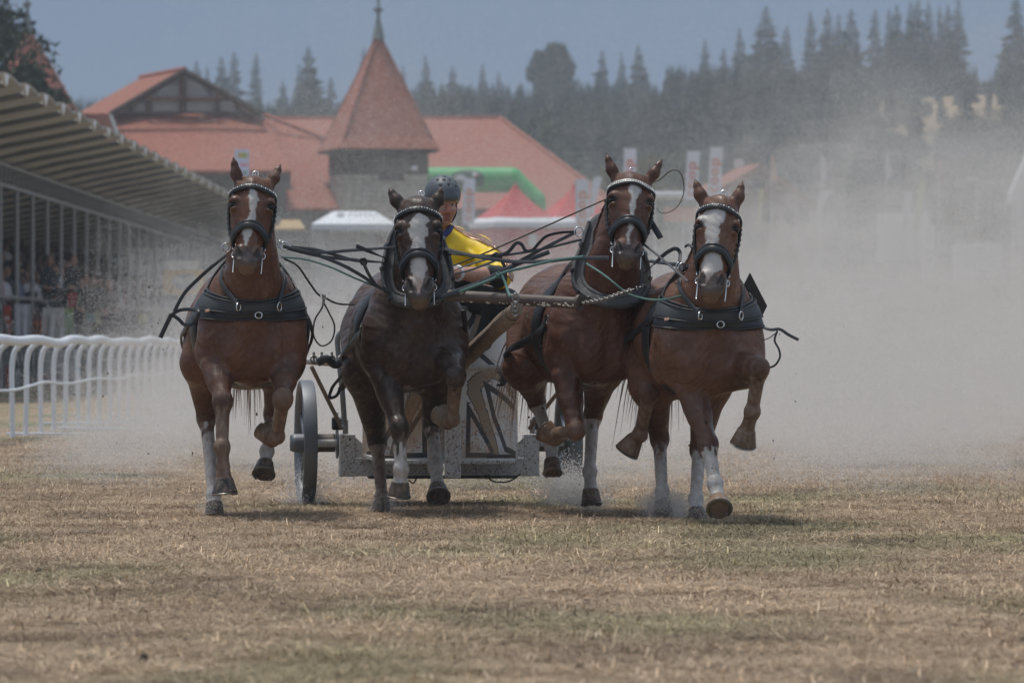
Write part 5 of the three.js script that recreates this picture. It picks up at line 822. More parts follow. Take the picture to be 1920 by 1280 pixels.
{
  const g = thing('chariot', 'rusty white racing chariot with painted curved front, between the inner horses', 'chariot', CH, YAW), inv = (p) => { const q = p.clone().sub(CH); return q.applyAxisAngle(V(0, 1, 0), -YAW); }, Q = (px, py, d) => inv(P(px, py, d));
  const wheel = (x) => {
    const w = new THREE.Group(); w.name = 'wheel'; g.add(w); w.position.set(x, 0.402, 0);
    const prof = [[0.356, -0.034], [0.392, -0.044], [0.402, -0.038], [0.402, 0.038], [0.392, 0.044], [0.356, 0.034], [0.35, 0], [0.356, -0.034]].map((p) => new THREE.Vector2(...p));
    mesh('tyre', new THREE.LatheGeometry(prof, 64).rotateZ(Math.PI / 2), tyreSteel, w);
    for (let i = 0; i < 10; i++) { const a = i / 10 * 6.283 + 0.2; mesh('spoke', rod(V(0, Math.cos(a) * 0.05, Math.sin(a) * 0.05), V(0, Math.cos(a) * 0.365, Math.sin(a) * 0.365), 0.016, 0.014, 8), tyreSteel, w); }
    mesh('hub', new THREE.LatheGeometry([[0.0, -0.09], [0.045, -0.09], [0.06, -0.06], [0.06, 0.07], [0.05, 0.1], [0, 0.1]].map((p) => new THREE.Vector2(...p)), 24).rotateZ(Math.PI / 2), tyreSteel, w);
    const s = -Math.sign(x); mesh('brake_drum', new THREE.CylinderGeometry(0.058, 0.058, 0.11, 24).rotateZ(Math.PI / 2).translate(s * 0.13, 0, 0), M(0.12, 0.1, 0.09, 0.6, { metalness: 0.4 }), w); mesh('brake_disc', new THREE.CylinderGeometry(0.1, 0.1, 0.008, 28).rotateZ(Math.PI / 2).translate(s * 0.2, 0.0, 0), tyreSteel, w);
    const cal = mesh('brake_caliper', rbox(0.07, 0.085, 0.07, 0.015, s * 0.2, 0.125, 0.02), blackRubber, w); mesh('bleed_screw', new THREE.CylinderGeometry(0.008, 0.008, 0.03, 8).translate(s * 0.2, 0.18, 0.02), steel, cal);
  };
  wheel(-0.845); wheel(0.845);
  const bx = (n, w, h, d, x, y, z, mat = rustyWhite) => mesh(n, boxUV(rbox(w, h, d, 0.008, x, y, z)), mat, g);
  for (const s of [-1, 1]) {
    bx('end_upright', 0.1, 0.27, 0.1, s * 0.59, 0.325, 0.1); mesh('axle_stub', new THREE.CylinderGeometry(0.028, 0.028, 0.2, 14).rotateZ(Math.PI / 2).translate(s * 0.71, 0.402, 0.04), rustyWhite, g);
    bx('lower_beam', 0.5, 0.115, 0.1, s * 0.3, 0.25, 0.1); mesh('gusset', boxUV(slab([V(s * 0.54, 0.44, 0.152), V(s * 0.4, 0.31, 0.152), V(s * 0.54, 0.31, 0.152)], 0.01)), rustyWhite, g);
    mesh('upright_bolt', new THREE.CylinderGeometry(0.018, 0.018, 0.1, 8).translate(s * 0.6, 0.5, 0.1), darkSteel, g);
    mesh('brake_hose', tube([V(s * 0.66, 0.57, 0.05), V(s * 0.63, 0.56, 0.1), V(s * 0.6, 0.52, 0.12)], 0.006, { n: 10, sides: 6 }), greyTube, g);
  }
  bx('under_rail', 0.95, 0.018, 0.12, 0.02, 0.185, 0.1, rustyPipe); bx('centre_post', 0.095, 0.34, 0.09, 0.03, 0.36, 0.62);
  mesh('floor_shelf', boxUV(slab([V(-0.42, 0.3, 0.62), V(0.42, 0.3, 0.62), V(0.5, 0.34, 0.14), V(-0.5, 0.34, 0.14)], 0.02)), rustyWhite, g);
  // curved front shield with painted zigzags
  const R = 0.51, h0 = 0.3, h1 = 1.26, N = 48, arc = 2.7, pos = [], uv = [], idx = [];
  const paint = canvasTexture(1536, 1024, (x, w, h) => {
    const r = rng(8); x.fillStyle = '#c9c9ca'; x.fillRect(0, 0, w, h);
    for (let i = 0; i < 90; i++) { x.globalAlpha = 0.05; x.fillStyle = ['#b78f6a', '#9aa0a8', '#e6e2dc'][i % 3]; x.beginPath(); x.ellipse(r() * w, r() * h, 20 + r() * 120, 20 + r() * 90, r() * 3, 0, 7); x.fill(); } x.globalAlpha = 1;
    const poly = (c, l) => { x.fillStyle = c; x.beginPath(); l.forEach(([a, b], i) => (i ? x.lineTo(a * w, b * h) : x.moveTo(a * w, b * h))); x.closePath(); x.fill(); };
    const wav = (l) => { const o = []; for (let i = 0; i < l.length; i++) { const a = l[i], b = l[(i + 1) % l.length]; for (let k = 0; k < 12; k++) o.push([lerp(a[0], b[0], k / 12) + (r() - 0.5) * 0.008, lerp(a[1], b[1], k / 12) + (r() - 0.5) * 0.012]); } return o; };
    const band = (l, edge) => { poly('#33363b', wav(l.map(([a, b]) => [a, b]))); };
    const tan = wav([[0.64, 0.43], [0.72, 0.39], [0.84, 0.46], [0.915, 0.585], [0.9, 0.6], [0.83, 0.52], [0.74, 0.455], [0.665, 0.53], [0.68, 0.6], [0.72, 0.745], [0.785, 0.98], [0.73, 0.98], [0.655, 0.71], [0.6, 0.57], [0.6, 0.48]]);
    x.strokeStyle = '#4a4745'; x.lineWidth = 7; for (const t of [tan, tan.map(([a, b]) => [1.0 - a, b])]) { poly('#958878', t); x.beginPath(); t.forEach(([a, b], i) => (i ? x.lineTo(a * w, b * h) : x.moveTo(a * w, b * h))); x.closePath(); x.stroke(); }
    const stroke = (l, lw = 40) => { for (const m of [0, 1]) { x.strokeStyle = '#3b4046'; x.lineWidth = lw; x.lineJoin = 'miter'; x.beginPath(); l.forEach(([a, b], i) => (i ? x.lineTo((m ? 1 - a : a) * w, b * h) : x.moveTo((m ? 1 - a : a) * w, b * h))); x.stroke(); } };
    stroke([[0.93, 0.67], [0.70, 0.51], [0.745, 0.72], [0.83, 0.93], [0.95, 0.97]]); stroke([[0.745, 0.97], [0.60, 0.965], [0.605, 0.66], [0.735, 0.95]], 34); stroke([[0.5, 0.34], [0.63, 0.06], [0.7, 0.22]], 44); stroke([[0.66, 0.3], [0.8, 0.44]], 36); stroke([[0.87, 0.42], [0.95, 0.52]], 34);
    poly('#a39585', wav([[0.66, 0.0], [0.72, 0.0], [0.66, 0.14], [0.62, 0.3], [0.57, 0.36], [0.6, 0.2]]));
    for (let i = 0; i < 70; i++) { const u = r(), v = 0.55 + r() * 0.45; x.globalAlpha = 0.12; x.fillStyle = ['#a9794e', '#94653f', '#b89468'][i % 3]; x.beginPath(); x.ellipse(u * w, v * h, 30 + r() * 70, 40 + r() * 90, 0, 0, 7); x.fill(); }
    for (let i = 0; i < 14000; i++) { const u = r(), v = r(), k = noise3(u * 5, v * 6, 3) + (v > 0.6 ? 0.25 : -0.25); if (k < 0.05) continue; x.globalAlpha = 0.25 + r() * 0.4; x.fillStyle = ['#8d5a36', '#a5714a', '#6d472f'][i % 3]; const s = 1 + r() * r() * 7; x.beginPath(); x.ellipse(u * w, v * h, s, s * (0.7 + r()), 0, 0, 7); x.fill(); } x.globalAlpha = 1;
  });
  for (const s of [0, 1]) for (let i = 0; i <= N; i++) for (const y of [h0, h1]) { const a = lerp(-arc / 2, arc / 2, i / N), r = R - s * 0.012; pos.push(Math.sin(a) * r, y, Math.cos(a) * r * 0.95 + 0.06); uv.push(i / N, (y - h0) / (h1 - h0)); }
  const B = (N + 1) * 2; for (let i = 0; i < N; i++) { const a = i * 2; idx.push(a, a + 2, a + 1, a + 1, a + 2, a + 3, B + a, B + a + 1, B + a + 2, B + a + 1, B + a + 3, B + a + 2, a + 1, a + 3, B + a + 1, a + 3, B + a + 3, B + a + 1, a, B + a, a + 2, a + 2, B + a, B + a + 2); }
  const sg = new THREE.BufferGeometry(); sg.setAttribute('position', new THREE.Float32BufferAttribute(pos, 3)); sg.setAttribute('uv', new THREE.Float32BufferAttribute(uv, 2)); sg.setIndex(idx); const flat = sg.toNonIndexed(); sg.computeVertexNormals();
  mesh('front_shield', sg, new THREE.MeshStandardMaterial({ map: paint, roughness: 0.7 }), g);
  const rim = []; for (let i = 0; i <= 30; i++) { const a = lerp(-arc / 2, arc / 2, i / 30); rim.push(V(Math.sin(a) * R, h1, Math.cos(a) * R * 0.95 + 0.06)); } mesh('top_rim', tube(rim, 0.016, { n: 50 }), greyTube, g);
  bx('floor', 0.9, 0.03, 0.95, 0, 0.32, 0.0, rustyPipe);
  // pole, yoke bar, draw bars
  mesh('draught_pole', sweep([Q(836, 708, 35.75), Q(880, 666, 34.8), Q(925, 621, 33.8), Q(962, 586, 32.98)], 0.053, 0.053, V(0, 1, 0.3), { n: 30, sides: 16, square: 1, taper: (t) => 0.95 + 0.06 * Math.sin(t * 17) * t }), rustyPole, g);
  mesh('pole_cap', rod(Q(955, 593, 33.15), Q(969, 579, 32.85), 0.05, 0.04, 12), rustyPole, g);
  const yk = mesh('yoke_bar', rod(Q(842, 554, 33.25), Q(1086, 568, 32.85), 0.034, 0.034, 20), rustyPipe, g); mesh('end_plate', rod(Q(1084, 568, 32.86), Q(1089, 568.3, 32.85), 0.05, 0.05, 20), rustyPipe, yk);
  const chips = [], rr = rng(4); for (let i = 0; i < 60; i++) { const t = rr(), px = lerp(850, 1080, t), c = Q(px, lerp(554.5, 567.6, (px - 842) / 244) + 2 + rr() * 7, lerp(33.25, 32.85, t)); chips.push(new THREE.SphereGeometry(0.004 + rr() * 0.006, 6, 4).scale(1.6, 0.7, 0.5).translate(c.x, c.y, c.z + 0.0305)); } const ch = mesh('paint_flakes', merge(chips), M(0.6, 0.55, 0.45, 0.8), yk); ch.userData.kind = 'stuff';
  for (const [a, b] of [[553, 566], [566, 584], [578, 590]]) { const c = Q(965, (a + b) / 2, 32.86); const gg = new THREE.TorusGeometry(0.022, 0.0065, 8, 20).scale(0.75, 1.25, 1); mesh('shackle_link', gg.translate(c.x, c.y, c.z + 0.045 - (a - 553) * 0.0005), darkSteel, g); }
  mesh('draw_bar', rod(Q(555, 675, 35.9), Q(668, 685, 35.85), 0.021, 0.021), rustyWhite, g); mesh('draw_bar', rod(Q(935, 690, 35.85), Q(1048, 684, 35.9), 0.021, 0.021), rustyWhite, g); mesh('draw_bar', rod(Q(668, 685, 35.86), Q(935, 690, 35.86), 0.02, 0.02), rustyWhite, g);
  mesh('brace', rod(Q(584, 688, 35.9), Q(641, 803, 36.25), 0.014, 0.014), rustyPole, g); mesh('brace', rod(Q(1044, 738, 35.95), Q(993, 803, 36.25), 0.014, 0.014), rustyPole, g);
  mesh('hand_rail', tube([Q(646, 800, 36.1), Q(642, 740, 36.1), Q(634, 660, 36.1), Q(633, 634, 36.1), Q(640, 623, 36.1), Q(650, 632, 36.1), Q(652, 660, 36.1)], 0.018, { n: 40, sides: 10 }), greyTube, g);
  for (const px of [588, 603, 622, 640]) mesh('draw_shackle', merge([ring(Q(px, 674, 35.82), 0.024, 0.007, V(0.6, 0.2, 1), 14), rod(Q(px, 660, 35.84), Q(px, 682, 35.84), 0.008, 0.008, 8)]), darkSteel, g);
  mesh('draw_strap', sweep([Q(596, 680, 35.8), Q(612, 672, 35.78), Q(628, 684, 35.8), Q(642, 676, 35.8)], 0.025, 0.014, V(0, 0.2, 1), { n: 20 }), leather, g);
  mesh('cable', tube([Q(910, 890, 36.2), Q(925, 902, 36.2), Q(955, 902, 36.2), Q(976, 888, 36.2)], 0.005, { n: 16, sides: 6 }), blackRubber, g); mesh('cable', tube([Q(765, 900, 36.2), Q(775, 905, 36.2), Q(782, 894, 36.2)], 0.005, { n: 10, sides: 6 }), blackRubber, g);
}
// ---------------------------------------------------------------- driver
{
  const O = V(CH.x, 0.335, CH.z + 0.1), g = thing('person', 'driver in yellow jacket and dark helmet crouching in the chariot, holding the reins', 'person', O), L = (px, py, d) => P(px, py, d).sub(O);
  const skin = [0.5, 0.27, 0.19], f = new Field(), hc = L(831, 383, 35.85), fw = V(Math.sin(0.34), -0.12, Math.cos(0.34)).normalize(), rt = V(Math.cos(0.34), 0, -Math.sin(0.34)), up = V(0, 0, 0).crossVectors(fw, rt).normalize(); if (up.y < 0) up.negate();
  const q = new THREE.Quaternion().setFromRotationMatrix(new THREE.Matrix4().makeBasis(rt, up, V(0, 0, 0).crossVectors(rt, up))), F = (x, y, z) => hc.clone().addScaledVector(rt, x).addScaledVector(up, y).addScaledVector(fw, z);
  f.ell(F(0, 0.03, -0.01), V(0.078, 0.1, 0.098), q, 0.03, 'skin'); f.ell(F(0, -0.055, 0.025), V(0.062, 0.07, 0.066), q, 0.04, 'jaw'); f.ell(F(0, -0.105, 0.055), V(0.032, 0.026, 0.03), q, 0.03, 'jaw');
  f.cone(F(0, 0.012, 0.088), F(0, -0.032, 0.112), 0.011, 0.017, 0.018, 'nose'); for (const s of [-1, 1]) { f.ell(F(s * 0.016, -0.038, 0.098), V(0.012, 0.01, 0.012), q, 0.012, 'nose'); f.ell(F(s * 0.04, -0.03, 0.06), V(0.026, 0.026, 0.024), q, 0.025, 'skin'); f.ell(F(s * 0.032, 0.028, 0.08), V(0.03, 0.011, 0.018), q, 0.015, 'brow'); f.ell(F(s * 0.083, -0.012, -0.012), V(0.012, 0.032, 0.02), q, 0.01, 'skin'); }
  f.ell(F(0.004, -0.066, 0.086), V(0.024, 0.007, 0.014), q, 0.008, 'lip'); f.ell(F(0.004, -0.082, 0.084), V(0.021, 0.008, 0.013), q, 0.008, 'lip');
  f.cone(F(0, -0.08, -0.03), L(826, 446, 36.0), 0.058, 0.066, 0.03, 'skin');
  // forearms and hands
  const hand = (wrist, elbow, pal, grip, side) => {
    f.cone(elbow, wrist, 0.064, 0.038, 0.03, 'skin'); f.ell(pal, V(0.038, 0.042, 0.022), new THREE.Quaternion().setFromUnitVectors(V(0, 1, 0), pal.clone().sub(wrist).normalize()), 0.02, 'skin');
    for (let i = 0; i < 4; i++) { const b = pal.clone().add(V(0.0, 0.028 - i * 0.019, 0.012)).addScaledVector(grip, 0.03), l = [0.036, 0.04, 0.037, 0.03][i], k = b.clone().addScaledVector(grip, l * 0.7).add(V(0, 0, 0.014)), e = k.clone().add(V(0, -0.004, -0.034)).addScaledVector(grip, -0.006), e2 = e.clone().addScaledVector(grip, -0.024); f.cone(b, k, 0.0095, 0.009, 0.006, 'skin'); f.cone(k, e, 0.009, 0.0085, 0.005, 'skin'); f.cone(e, e2, 0.0085, 0.008, 0.005, 'skin'); }
    const t0 = pal.clone().add(V(0, 0.03, 0.006)), t1 = t0.clone().add(V(0, 0.022, 0.026)).addScaledVector(grip, 0.014), t2 = t1.clone().addScaledVector(grip, 0.03).add(V(0, -0.008, 0.01)); f.cone(t0, t1, 0.014, 0.011, 0.01, 'skin'); f.cone(t1, t2, 0.011, 0.009, 0.006, 'skin');
  };
  hand(L(858, 512, 35.28), L(930, 518, 35.6), L(840, 512, 35.2), V(-1, 0, 0), 1); hand(L(792, 512, 35.28), L(748, 520, 35.66), L(808, 510, 35.2), V(1, 0, 0), -1);
  mesh('body', f.mesh(0.006, (o, x, y, z, p) => { const part = p?.part ?? '', n = 1 + 0.12 * noise3(x * 40, y * 40, z * 40) + 0.08 * noise3(x * 12, y * 12, z * 12); let c = skin; if (part === 'lip') c = [0.3, 0.11, 0.09]; if (part === 'nose') c = [0.4, 0.16, 0.11]; if (part === 'jaw') c = mixc(skin, [0.16, 0.1, 0.075], clamp(0.45 + 0.5 * noise3(x * 60, y * 60, z * 60), 0, 0.7)); if (part === 'brow') c = mixc(skin, [0.1, 0.06, 0.04], 0.45); for (let i = 0; i < 3; i++) o[i] = c[i] * n; }), new THREE.MeshPhysicalMaterial({ vertexColors: true, roughness: 0.55 }), g);
  for (const s of [-1, 1]) { const e = F(s * 0.031, 0.008, 0.079); mesh('eye', new THREE.SphereGeometry(0.011, 12, 8).translate(e.x, e.y, e.z), M(0.1, 0.07, 0.05, 0.25), g); }
  // helmet: shell with vents
  const hf = new Field(), hq = q.clone().multiply(new THREE.Quaternion().setFromAxisAngle(V(1, 0, 0), 0.08)); hf.ell(F(0, 0.065, -0.022), V(0.113, 0.118, 0.135), hq, 0.03, 'shell'); hf.cone(F(-0.05, 0.055, 0.095), F(0.05, 0.055, 0.095), 0.012, 0.012, 0.03, 'shell');
  const cutter = F(0, -0.055, 0.04); hf.ell(cutter.clone().addScaledVector(fw, 0.06).addScaledVector(up, 0.015), V(0.16, 0.075, 0.14), q, 0.006, 'hole', 1); hf.ell(F(0, -0.07, -0.02), V(0.2, 0.06, 0.2), q, 0.01, 'hole', 1);
  const ventAt = []; for (const [a, b] of [[-0.55, 0.55], [0.05, 0.62], [0.6, 0.5], [-0.28, 0.95], [0.35, 0.95], [-0.95, 0.9], [0.0, 1.3], [1.0, 0.75]]) ventAt.push(F(0, 0.065, -0.022).addScaledVector(rt, Math.sin(a) * Math.cos(b) * 0.112).addScaledVector(up, Math.sin(b) * 0.117).addScaledVector(fw, Math.cos(a) * Math.cos(b) * 0.134)); for (const v of ventAt) hf.ell(v, V(0.011, 0.008, 0.011), q, 0.004, 'hole', 1);
  const hm = mesh('helmet', hf.mesh(0.006), M(0.09, 0.105, 0.125, 0.5), g); for (const v of ventAt) mesh('vent', new THREE.SphereGeometry(0.0105, 8, 6).translate(...v.clone().addScaledVector(v.clone().sub(F(0, 0.065, -0.022)).normalize(), -0.009).toArray()), blackRubber, hm);
  mesh('chin_strap', sweep([F(0.078, 0.02, 0.02), F(0.072, -0.06, 0.03), F(0.035, -0.115, 0.03), F(-0.035, -0.115, 0.03), F(-0.072, -0.06, 0.03), F(-0.078, 0.02, 0.02)], 0.008, 0.003, V(0, 0, 1), { n: 30 }), blackRubber, g);
  // goggles: clear wrap lens
  const lens = []; for (let i = 0; i <= 12; i++) { const a = lerp(-1.15, 1.15, i / 12); lens.push(F(Math.sin(a) * 0.085, 0.004, Math.cos(a) * 0.055 + 0.056)); }
  mesh('goggle_lens', sweep(lens, 0.026, 0.0015, (t) => { const a = lerp(-1.15, 1.15, t); return rt.clone().multiplyScalar(Math.sin(a)).addScaledVector(fw, Math.cos(a)); }, { n: 30, square: 0.5 }), new THREE.MeshPhysicalMaterial({ color: 0xffffff, roughness: 0.08, transmission: 1, thickness: 0, ior: 1.4 }), g);
  mesh('goggle_frame', tube(lens.map((p) => p.clone().addScaledVector(up, -0.027)), 0.0025, { n: 30, sides: 6 }), M(0.25, 0.25, 0.25, 0.5), g);
  // jacket
  const j = new Field(), Y = [0.85, 0.58, 0.01];
  j.cone(L(836, 478, 36.05), L(852, 552, 36.1), 0.185, 0.175, 0.08, 'torso'); j.cone(L(778, 468, 36.05), L(892, 470, 36.0), 0.09, 0.095, 0.07, 'torso'); j.cone(L(822, 446, 36.03), L(828, 434, 36.0), 0.085, 0.078, 0.03, 'collar'); j.cone(L(812, 440, 36.15), L(858, 440, 36.12), 0.05, 0.05, 0.05, 'collar');
  j.cone(L(898, 470, 36.0), L(928, 498, 35.75), 0.092, 0.088, 0.05, 'armR'); j.cone(L(928, 498, 35.75), L(938, 520, 35.6), 0.088, 0.068, 0.04, 'armR'); j.cone(L(938, 520, 35.6), L(915, 514, 35.52), 0.068, 0.062, 0.02, 'cuff');
  j.cone(L(776, 470, 36.0), L(744, 515, 35.75), 0.088, 0.075, 0.05, 'armL'); j.cone(L(744, 515, 35.75), L(765, 517, 35.52), 0.072, 0.06, 0.03, 'armL');
  const rr = rng(9); for (let i = 0; i < 16; i++) { const a = L(800 + rr() * 130, 455 + rr() * 70, 35.86 - rr() * 0.12), b = a.clone().add(V((rr() - 0.5) * 0.14, -0.05 - rr() * 0.1, 0)); j.cone(j.onto(a, -0.004), j.onto(b, -0.006), 0.012, 0.008, 0.03, 'fold'); }
  const hl = (x, y) => [(x + O.x) / 36 * FPX + 960, 640 - (y + O.y - EYE) / 35.95 * FPX];
  const tf = L(842, 505, 36); mesh('jacket', j.mesh(0.009, (o, x, y, z, p) => { const n = 1 + 0.08 * noise3(x * 30, y * 30, z * 30); let c = Y; const part = p?.part ?? ''; if (y < tf.y + 0.01 + 0.02 * noise3(x * 8, y * 8, 1) && Math.abs(x - tf.x) < 0.16 && (part === 'torso' || part === 'fold')) c = [0.012, 0.012, 0.013]; if (part === 'cuff') c = [0.015, 0.015, 0.016]; for (let i = 0; i < 3; i++) o[i] = c[i] * n; }), new THREE.MeshPhysicalMaterial({ vertexColors: true, roughness: 0.5, sheen: 0.2 }), g);
  const copper = M(0.78, 0.5, 0.38, 0.24, { metalness: 1, bumpMap: texture(128, 128, (o, u, v) => { o[0] = o[1] = o[2] = 0.5 + 0.5 * tile(u, v, 12) * tile(u, v, 22, 3); }), bumpScale: 0.06 }); copper.bumpMap.repeat.set(11, 11);
  const jn = (t, c) => j.grad(c.x, c.y, c.z), patchOn = (name, pts, w, t = 0.006) => mesh(name, sweep(pts.map((p) => j.onto(L(...p), 0.003)), w, t, jn, { n: 30, sides: 10 }), copper, g);
  patchOn('copper_shoulder_stripe', [[850, 428, 36.0], [876, 430, 35.96], [904, 441, 35.9], [926, 456, 35.82]], 0.03); patchOn('copper_sleeve', [[926, 456, 35.82], [945, 474, 35.72], [956, 492, 35.65], [962, 508, 35.58], [958, 522, 35.55]], 0.04); patchOn('copper_chest', [[808, 466, 35.82], [822, 470, 35.8], [834, 474, 35.8]], 0.045);
  mesh('neck_scarf', sweep([L(806, 442, 35.88), L(824, 446, 35.82), L(838, 436, 35.82), L(846, 424, 35.9)], 0.02, 0.012, V(0, 0.3, 1), { n: 20 }), M(0.02, 0.035, 0.14, 0.7), g);
  const wr = L(858, 512, 35.28), wn = L(930, 512, 35.6).sub(wr).normalize(); mesh('wrist_band', ring(wr, 0.042, 0.011, wn, 20), M(0.75, 0.75, 0.78, 0.7), g);
  const tr = new Field(); for (const [h, kn, an, to] of [[[858, 556, 36.15], [935, 566, 35.7], [905, 640, 35.85], [892, 652, 35.7]], [[838, 556, 36.15], [790, 572, 35.75], [800, 700, 36.0], [800, 735, 35.85]]]) { tr.cone(L(...h), L(...kn), 0.11, 0.085, 0.05, 'leg'); tr.cone(L(...kn), L(...an), 0.08, 0.055, 0.03, 'leg'); tr.cone(L(...an), L(...to), 0.055, 0.045, 0.03, 'boot'); } tr.cone(L(838, 556, 36.2), L(862, 556, 36.2), 0.15, 0.15, 0.05, 'leg');
  mesh('trousers', tr.mesh(0.012), M(0.022, 0.024, 0.03, 0.75), g);
  const kp = tr.onto(L(950, 556, 35.62), 0.006); mesh('knee_pad', new THREE.SphereGeometry(0.075, 16, 12).scale(1, 0.75, 0.5).translate(kp.x, kp.y, kp.z), M(0.05, 0.052, 0.06, 0.6), g);
}
// ---------------------------------------------------------------- reins, cords, whip
const cordGreen = M(0.10, 0.2, 0.18, 0.8), flatN = V(0, 0.25, 1);
const strapThing = (name, cat, label, pts, w, t, mat, opt = {}) => top(name, sweep(pts.map((p) => P(...p)), w * (opt.square === 1 ? 1 : 0.82), t, opt.norm ?? flatN, { n: pts.length * 9, square: 0.4, ...opt }), mat, label, cat, opt.group);
const RG = { group: 'driving reins' };
strapThing('rein', 'rein', 'upper straight rein between the far left horse and the dark horse head', [[530, 462, 33.0], [590, 473, 33.0], [660, 469, 33.1], [742, 463, 33.75]], 0.012, 0.003, webbing, RG);
strapThing('rein', 'rein', 'rein curving down from the left horse ring to the knotted buckle', [[545, 463, 33.02], [585, 467, 33.0], [622, 476, 33.05], [660, 487, 33.1], [684, 490, 33.1]], 0.012, 0.003, webbing, RG);
strapThing('rein', 'rein', 'rein through the knotted buckle to the dark horse collar', [[536, 465, 33.04], [600, 480, 33.05], [675, 488, 33.12], [728, 492, 33.8]], 0.012, 0.003, webbing, RG);
strapThing('rein', 'rein', 'long rein sloping from the left horse to the dark horse collar buckle', [[590, 476, 33.0], [640, 496, 33.05], [675, 515, 33.15], [707, 536, 33.25], [736, 551, 33.7]], 0.013, 0.003, webbing, RG);
strapThing('rein', 'rein', 'short rein dropping from the knotted buckle to the collar', [[680, 490, 33.08], [690, 512, 33.1], [702, 530, 33.2], [733, 550, 33.7]], 0.012, 0.003, webbing, RG);
strapThing('strap_end', 'strap', 'loose dark strap end with holes left of the dark horse head', [[668, 461, 33.05], [690, 470, 33.1], [728, 486, 33.75]], 0.015, 0.004, leather);
strapThing('cord', 'cord', 'thin green cord from the left horse bit to the dark horse', [[528, 482, 32.7], [575, 487, 32.9], [620, 501, 33.0], [660, 519, 33.1], [716, 541, 33.7]], 0.0055, 0.0055, cordGreen, { square: 1 });
strapThing('cord', 'cord', 'black coupling cord hanging between the two left horses', [[533, 485, 32.75], [558, 499, 32.9], [580, 530, 33.0], [598, 553, 33.1], [607, 557, 33.1], [624, 566, 33.2], [664, 571, 34.2]], 0.006, 0.006, leather, { square: 1 });
strapThing('cord', 'cord', 'hanging loop of black cord below the coupling ring', [[606, 558, 33.1], [604, 575, 33.1], [590, 600, 33.1], [588, 630, 33.1], [602, 648, 33.1], [620, 640, 33.1], [627, 612, 33.1], [616, 585, 33.1], [607, 568, 33.1]], 0.005, 0.005, leather, { square: 1 });
for (const [px, py, d, l] of [[684, 490, 33.1, 'black rein knot and buckle left of the dark horse head'], [932, 480, 33.4, 'black rein knot and buckle right of the driver elbow']]) { const r = rng(px), gs = []; for (let i = 0; i < 5; i++) gs.push(ring(V((r() - 0.5) * 0.03, (r() - 0.5) * 0.016, (r() - 0.5) * 0.02), 0.013, 0.006, V(r() - 0.5, r() - 0.5, 1), 10)); const o = top('rein_knot', merge(gs), leather, l, 'knot', 'rein knots'); o.position.copy(P(px, py, d)); }
{ const a = P(607, 556, 33.08), o = top('coupling_ring', merge([ring(V(0, 0, 0), 0.018, 0.004, V(0.3, 0.8, 0.5)), rod(V(0, -0.005, 0), V(-0.004, -0.05, 0), 0.008, 0.007, 8)]), darkSteel, 'small steel coupling ring on the black cord', 'ring'); o.position.copy(a); }
strapThing('rein', 'rein', 'rein from the dark horse across to the red brown horse bit', [[822, 463, 33.8], [900, 482, 33.3], [960, 490, 33.25], [1017, 490, 33.1], [1080, 484, 32.95], [1142, 483, 32.85]], 0.014, 0.003, webbing, RG);
strapThing('rein', 'rein', 'rein from the driver hands to the ring on the right collar, middle one', [[826, 473, 34.0], [880, 478, 33.5], [932, 479, 33.4], [1000, 470, 33.3], [1090, 449, 33.6]], 0.01, 0.003, webbing, RG);
strapThing('rein', 'rein', 'twisted looping rein rising to the steel ring on the right collar', [[920, 480, 33.4], [950, 474, 33.35], [970, 455, 33.3], [978, 458, 33.3], [986, 470, 33.3], [998, 469, 33.3], [1010, 456, 33.3], [1024, 443, 33.3], [1050, 436, 33.3], [1080, 434, 33.3]], 0.013, 0.003, webbing, { ...RG, twist: 1.2 });
strapThing('rein', 'rein', 'rein climbing diagonally from behind the yoke bar to the collar ring', [[915, 524, 33.5], [960, 497, 33.4], [1020, 465, 33.3], [1080, 435, 33.3]], 0.012, 0.003, webbing, RG);
strapThing('rein', 'rein', 'broad rein from the dark horse collar buckle up past the green knots', [[806, 563, 33.45], [850, 548, 33.15], [905, 527, 33.3], [965, 497, 33.4], [1030, 472, 33.4]], 0.017, 0.004, webbing, RG);
strapThing('rein', 'rein', 'rein in front of the driver forearm, upper', [[850, 507, 34.9], [880, 496, 34.2], [932, 480, 33.4]], 0.011, 0.003, webbing, RG);
strapThing('rein', 'rein', 'rein in front of the driver forearm, lower', [[852, 514, 34.9], [885, 505, 34.2], [940, 484, 33.4]], 0.013, 0.003, webbing, RG);
strapThing('rein', 'rein', 'hanging rein tail below the rein junction right of the driver', [[932, 480, 33.4], [942, 492, 33.4], [950, 510, 33.4]], 0.011, 0.003, webbing, RG);
strapThing('rope', 'rope', 'pale green knotted rope running from the yoke to the red brown horse', [[822, 562, 33.4], [880, 540, 33.1], [925, 522, 33.1], [945, 511, 33.1], [985, 501, 33.1], [1040, 488, 33.0], [1095, 481, 32.9]], 0.0085, 0.0085, cordGreen, { square: 1, n: 80, taper: (t) => (Math.abs(t - 0.41) < 0.012 || Math.abs(t - 0.45) < 0.012 ? 2.4 : 1) });
strapThing('rope', 'rope', 'green rope tail wrapped down onto the yoke bar', [[941, 516, 33.08], [948, 532, 33.05], [952, 545, 33.0], [957, 556, 32.9]], 0.008, 0.008, cordGreen, { square: 1 });
strapThing('cord', 'cord', 'green cord swinging below the red brown horse chin to the right horse', [[1100, 494, 33.45], [1139, 520, 32.8], [1176, 549, 32.75], [1201, 558, 32.7], [1248, 561, 32.4], [1296, 550, 32.5]], 0.006, 0.006, cordGreen, { square: 1 });
strapThing('rein', 'rein', 'arching rein loop between the two right horses', [[1208, 512, 33.5], [1236, 486, 32.9], [1251, 473, 32.85], [1268, 466, 32.8], [1275, 472, 32.8], [1275, 490, 32.75], [1279, 507, 32.7]], 0.014, 0.003, webbing, { ...RG, twist: 0.6 });
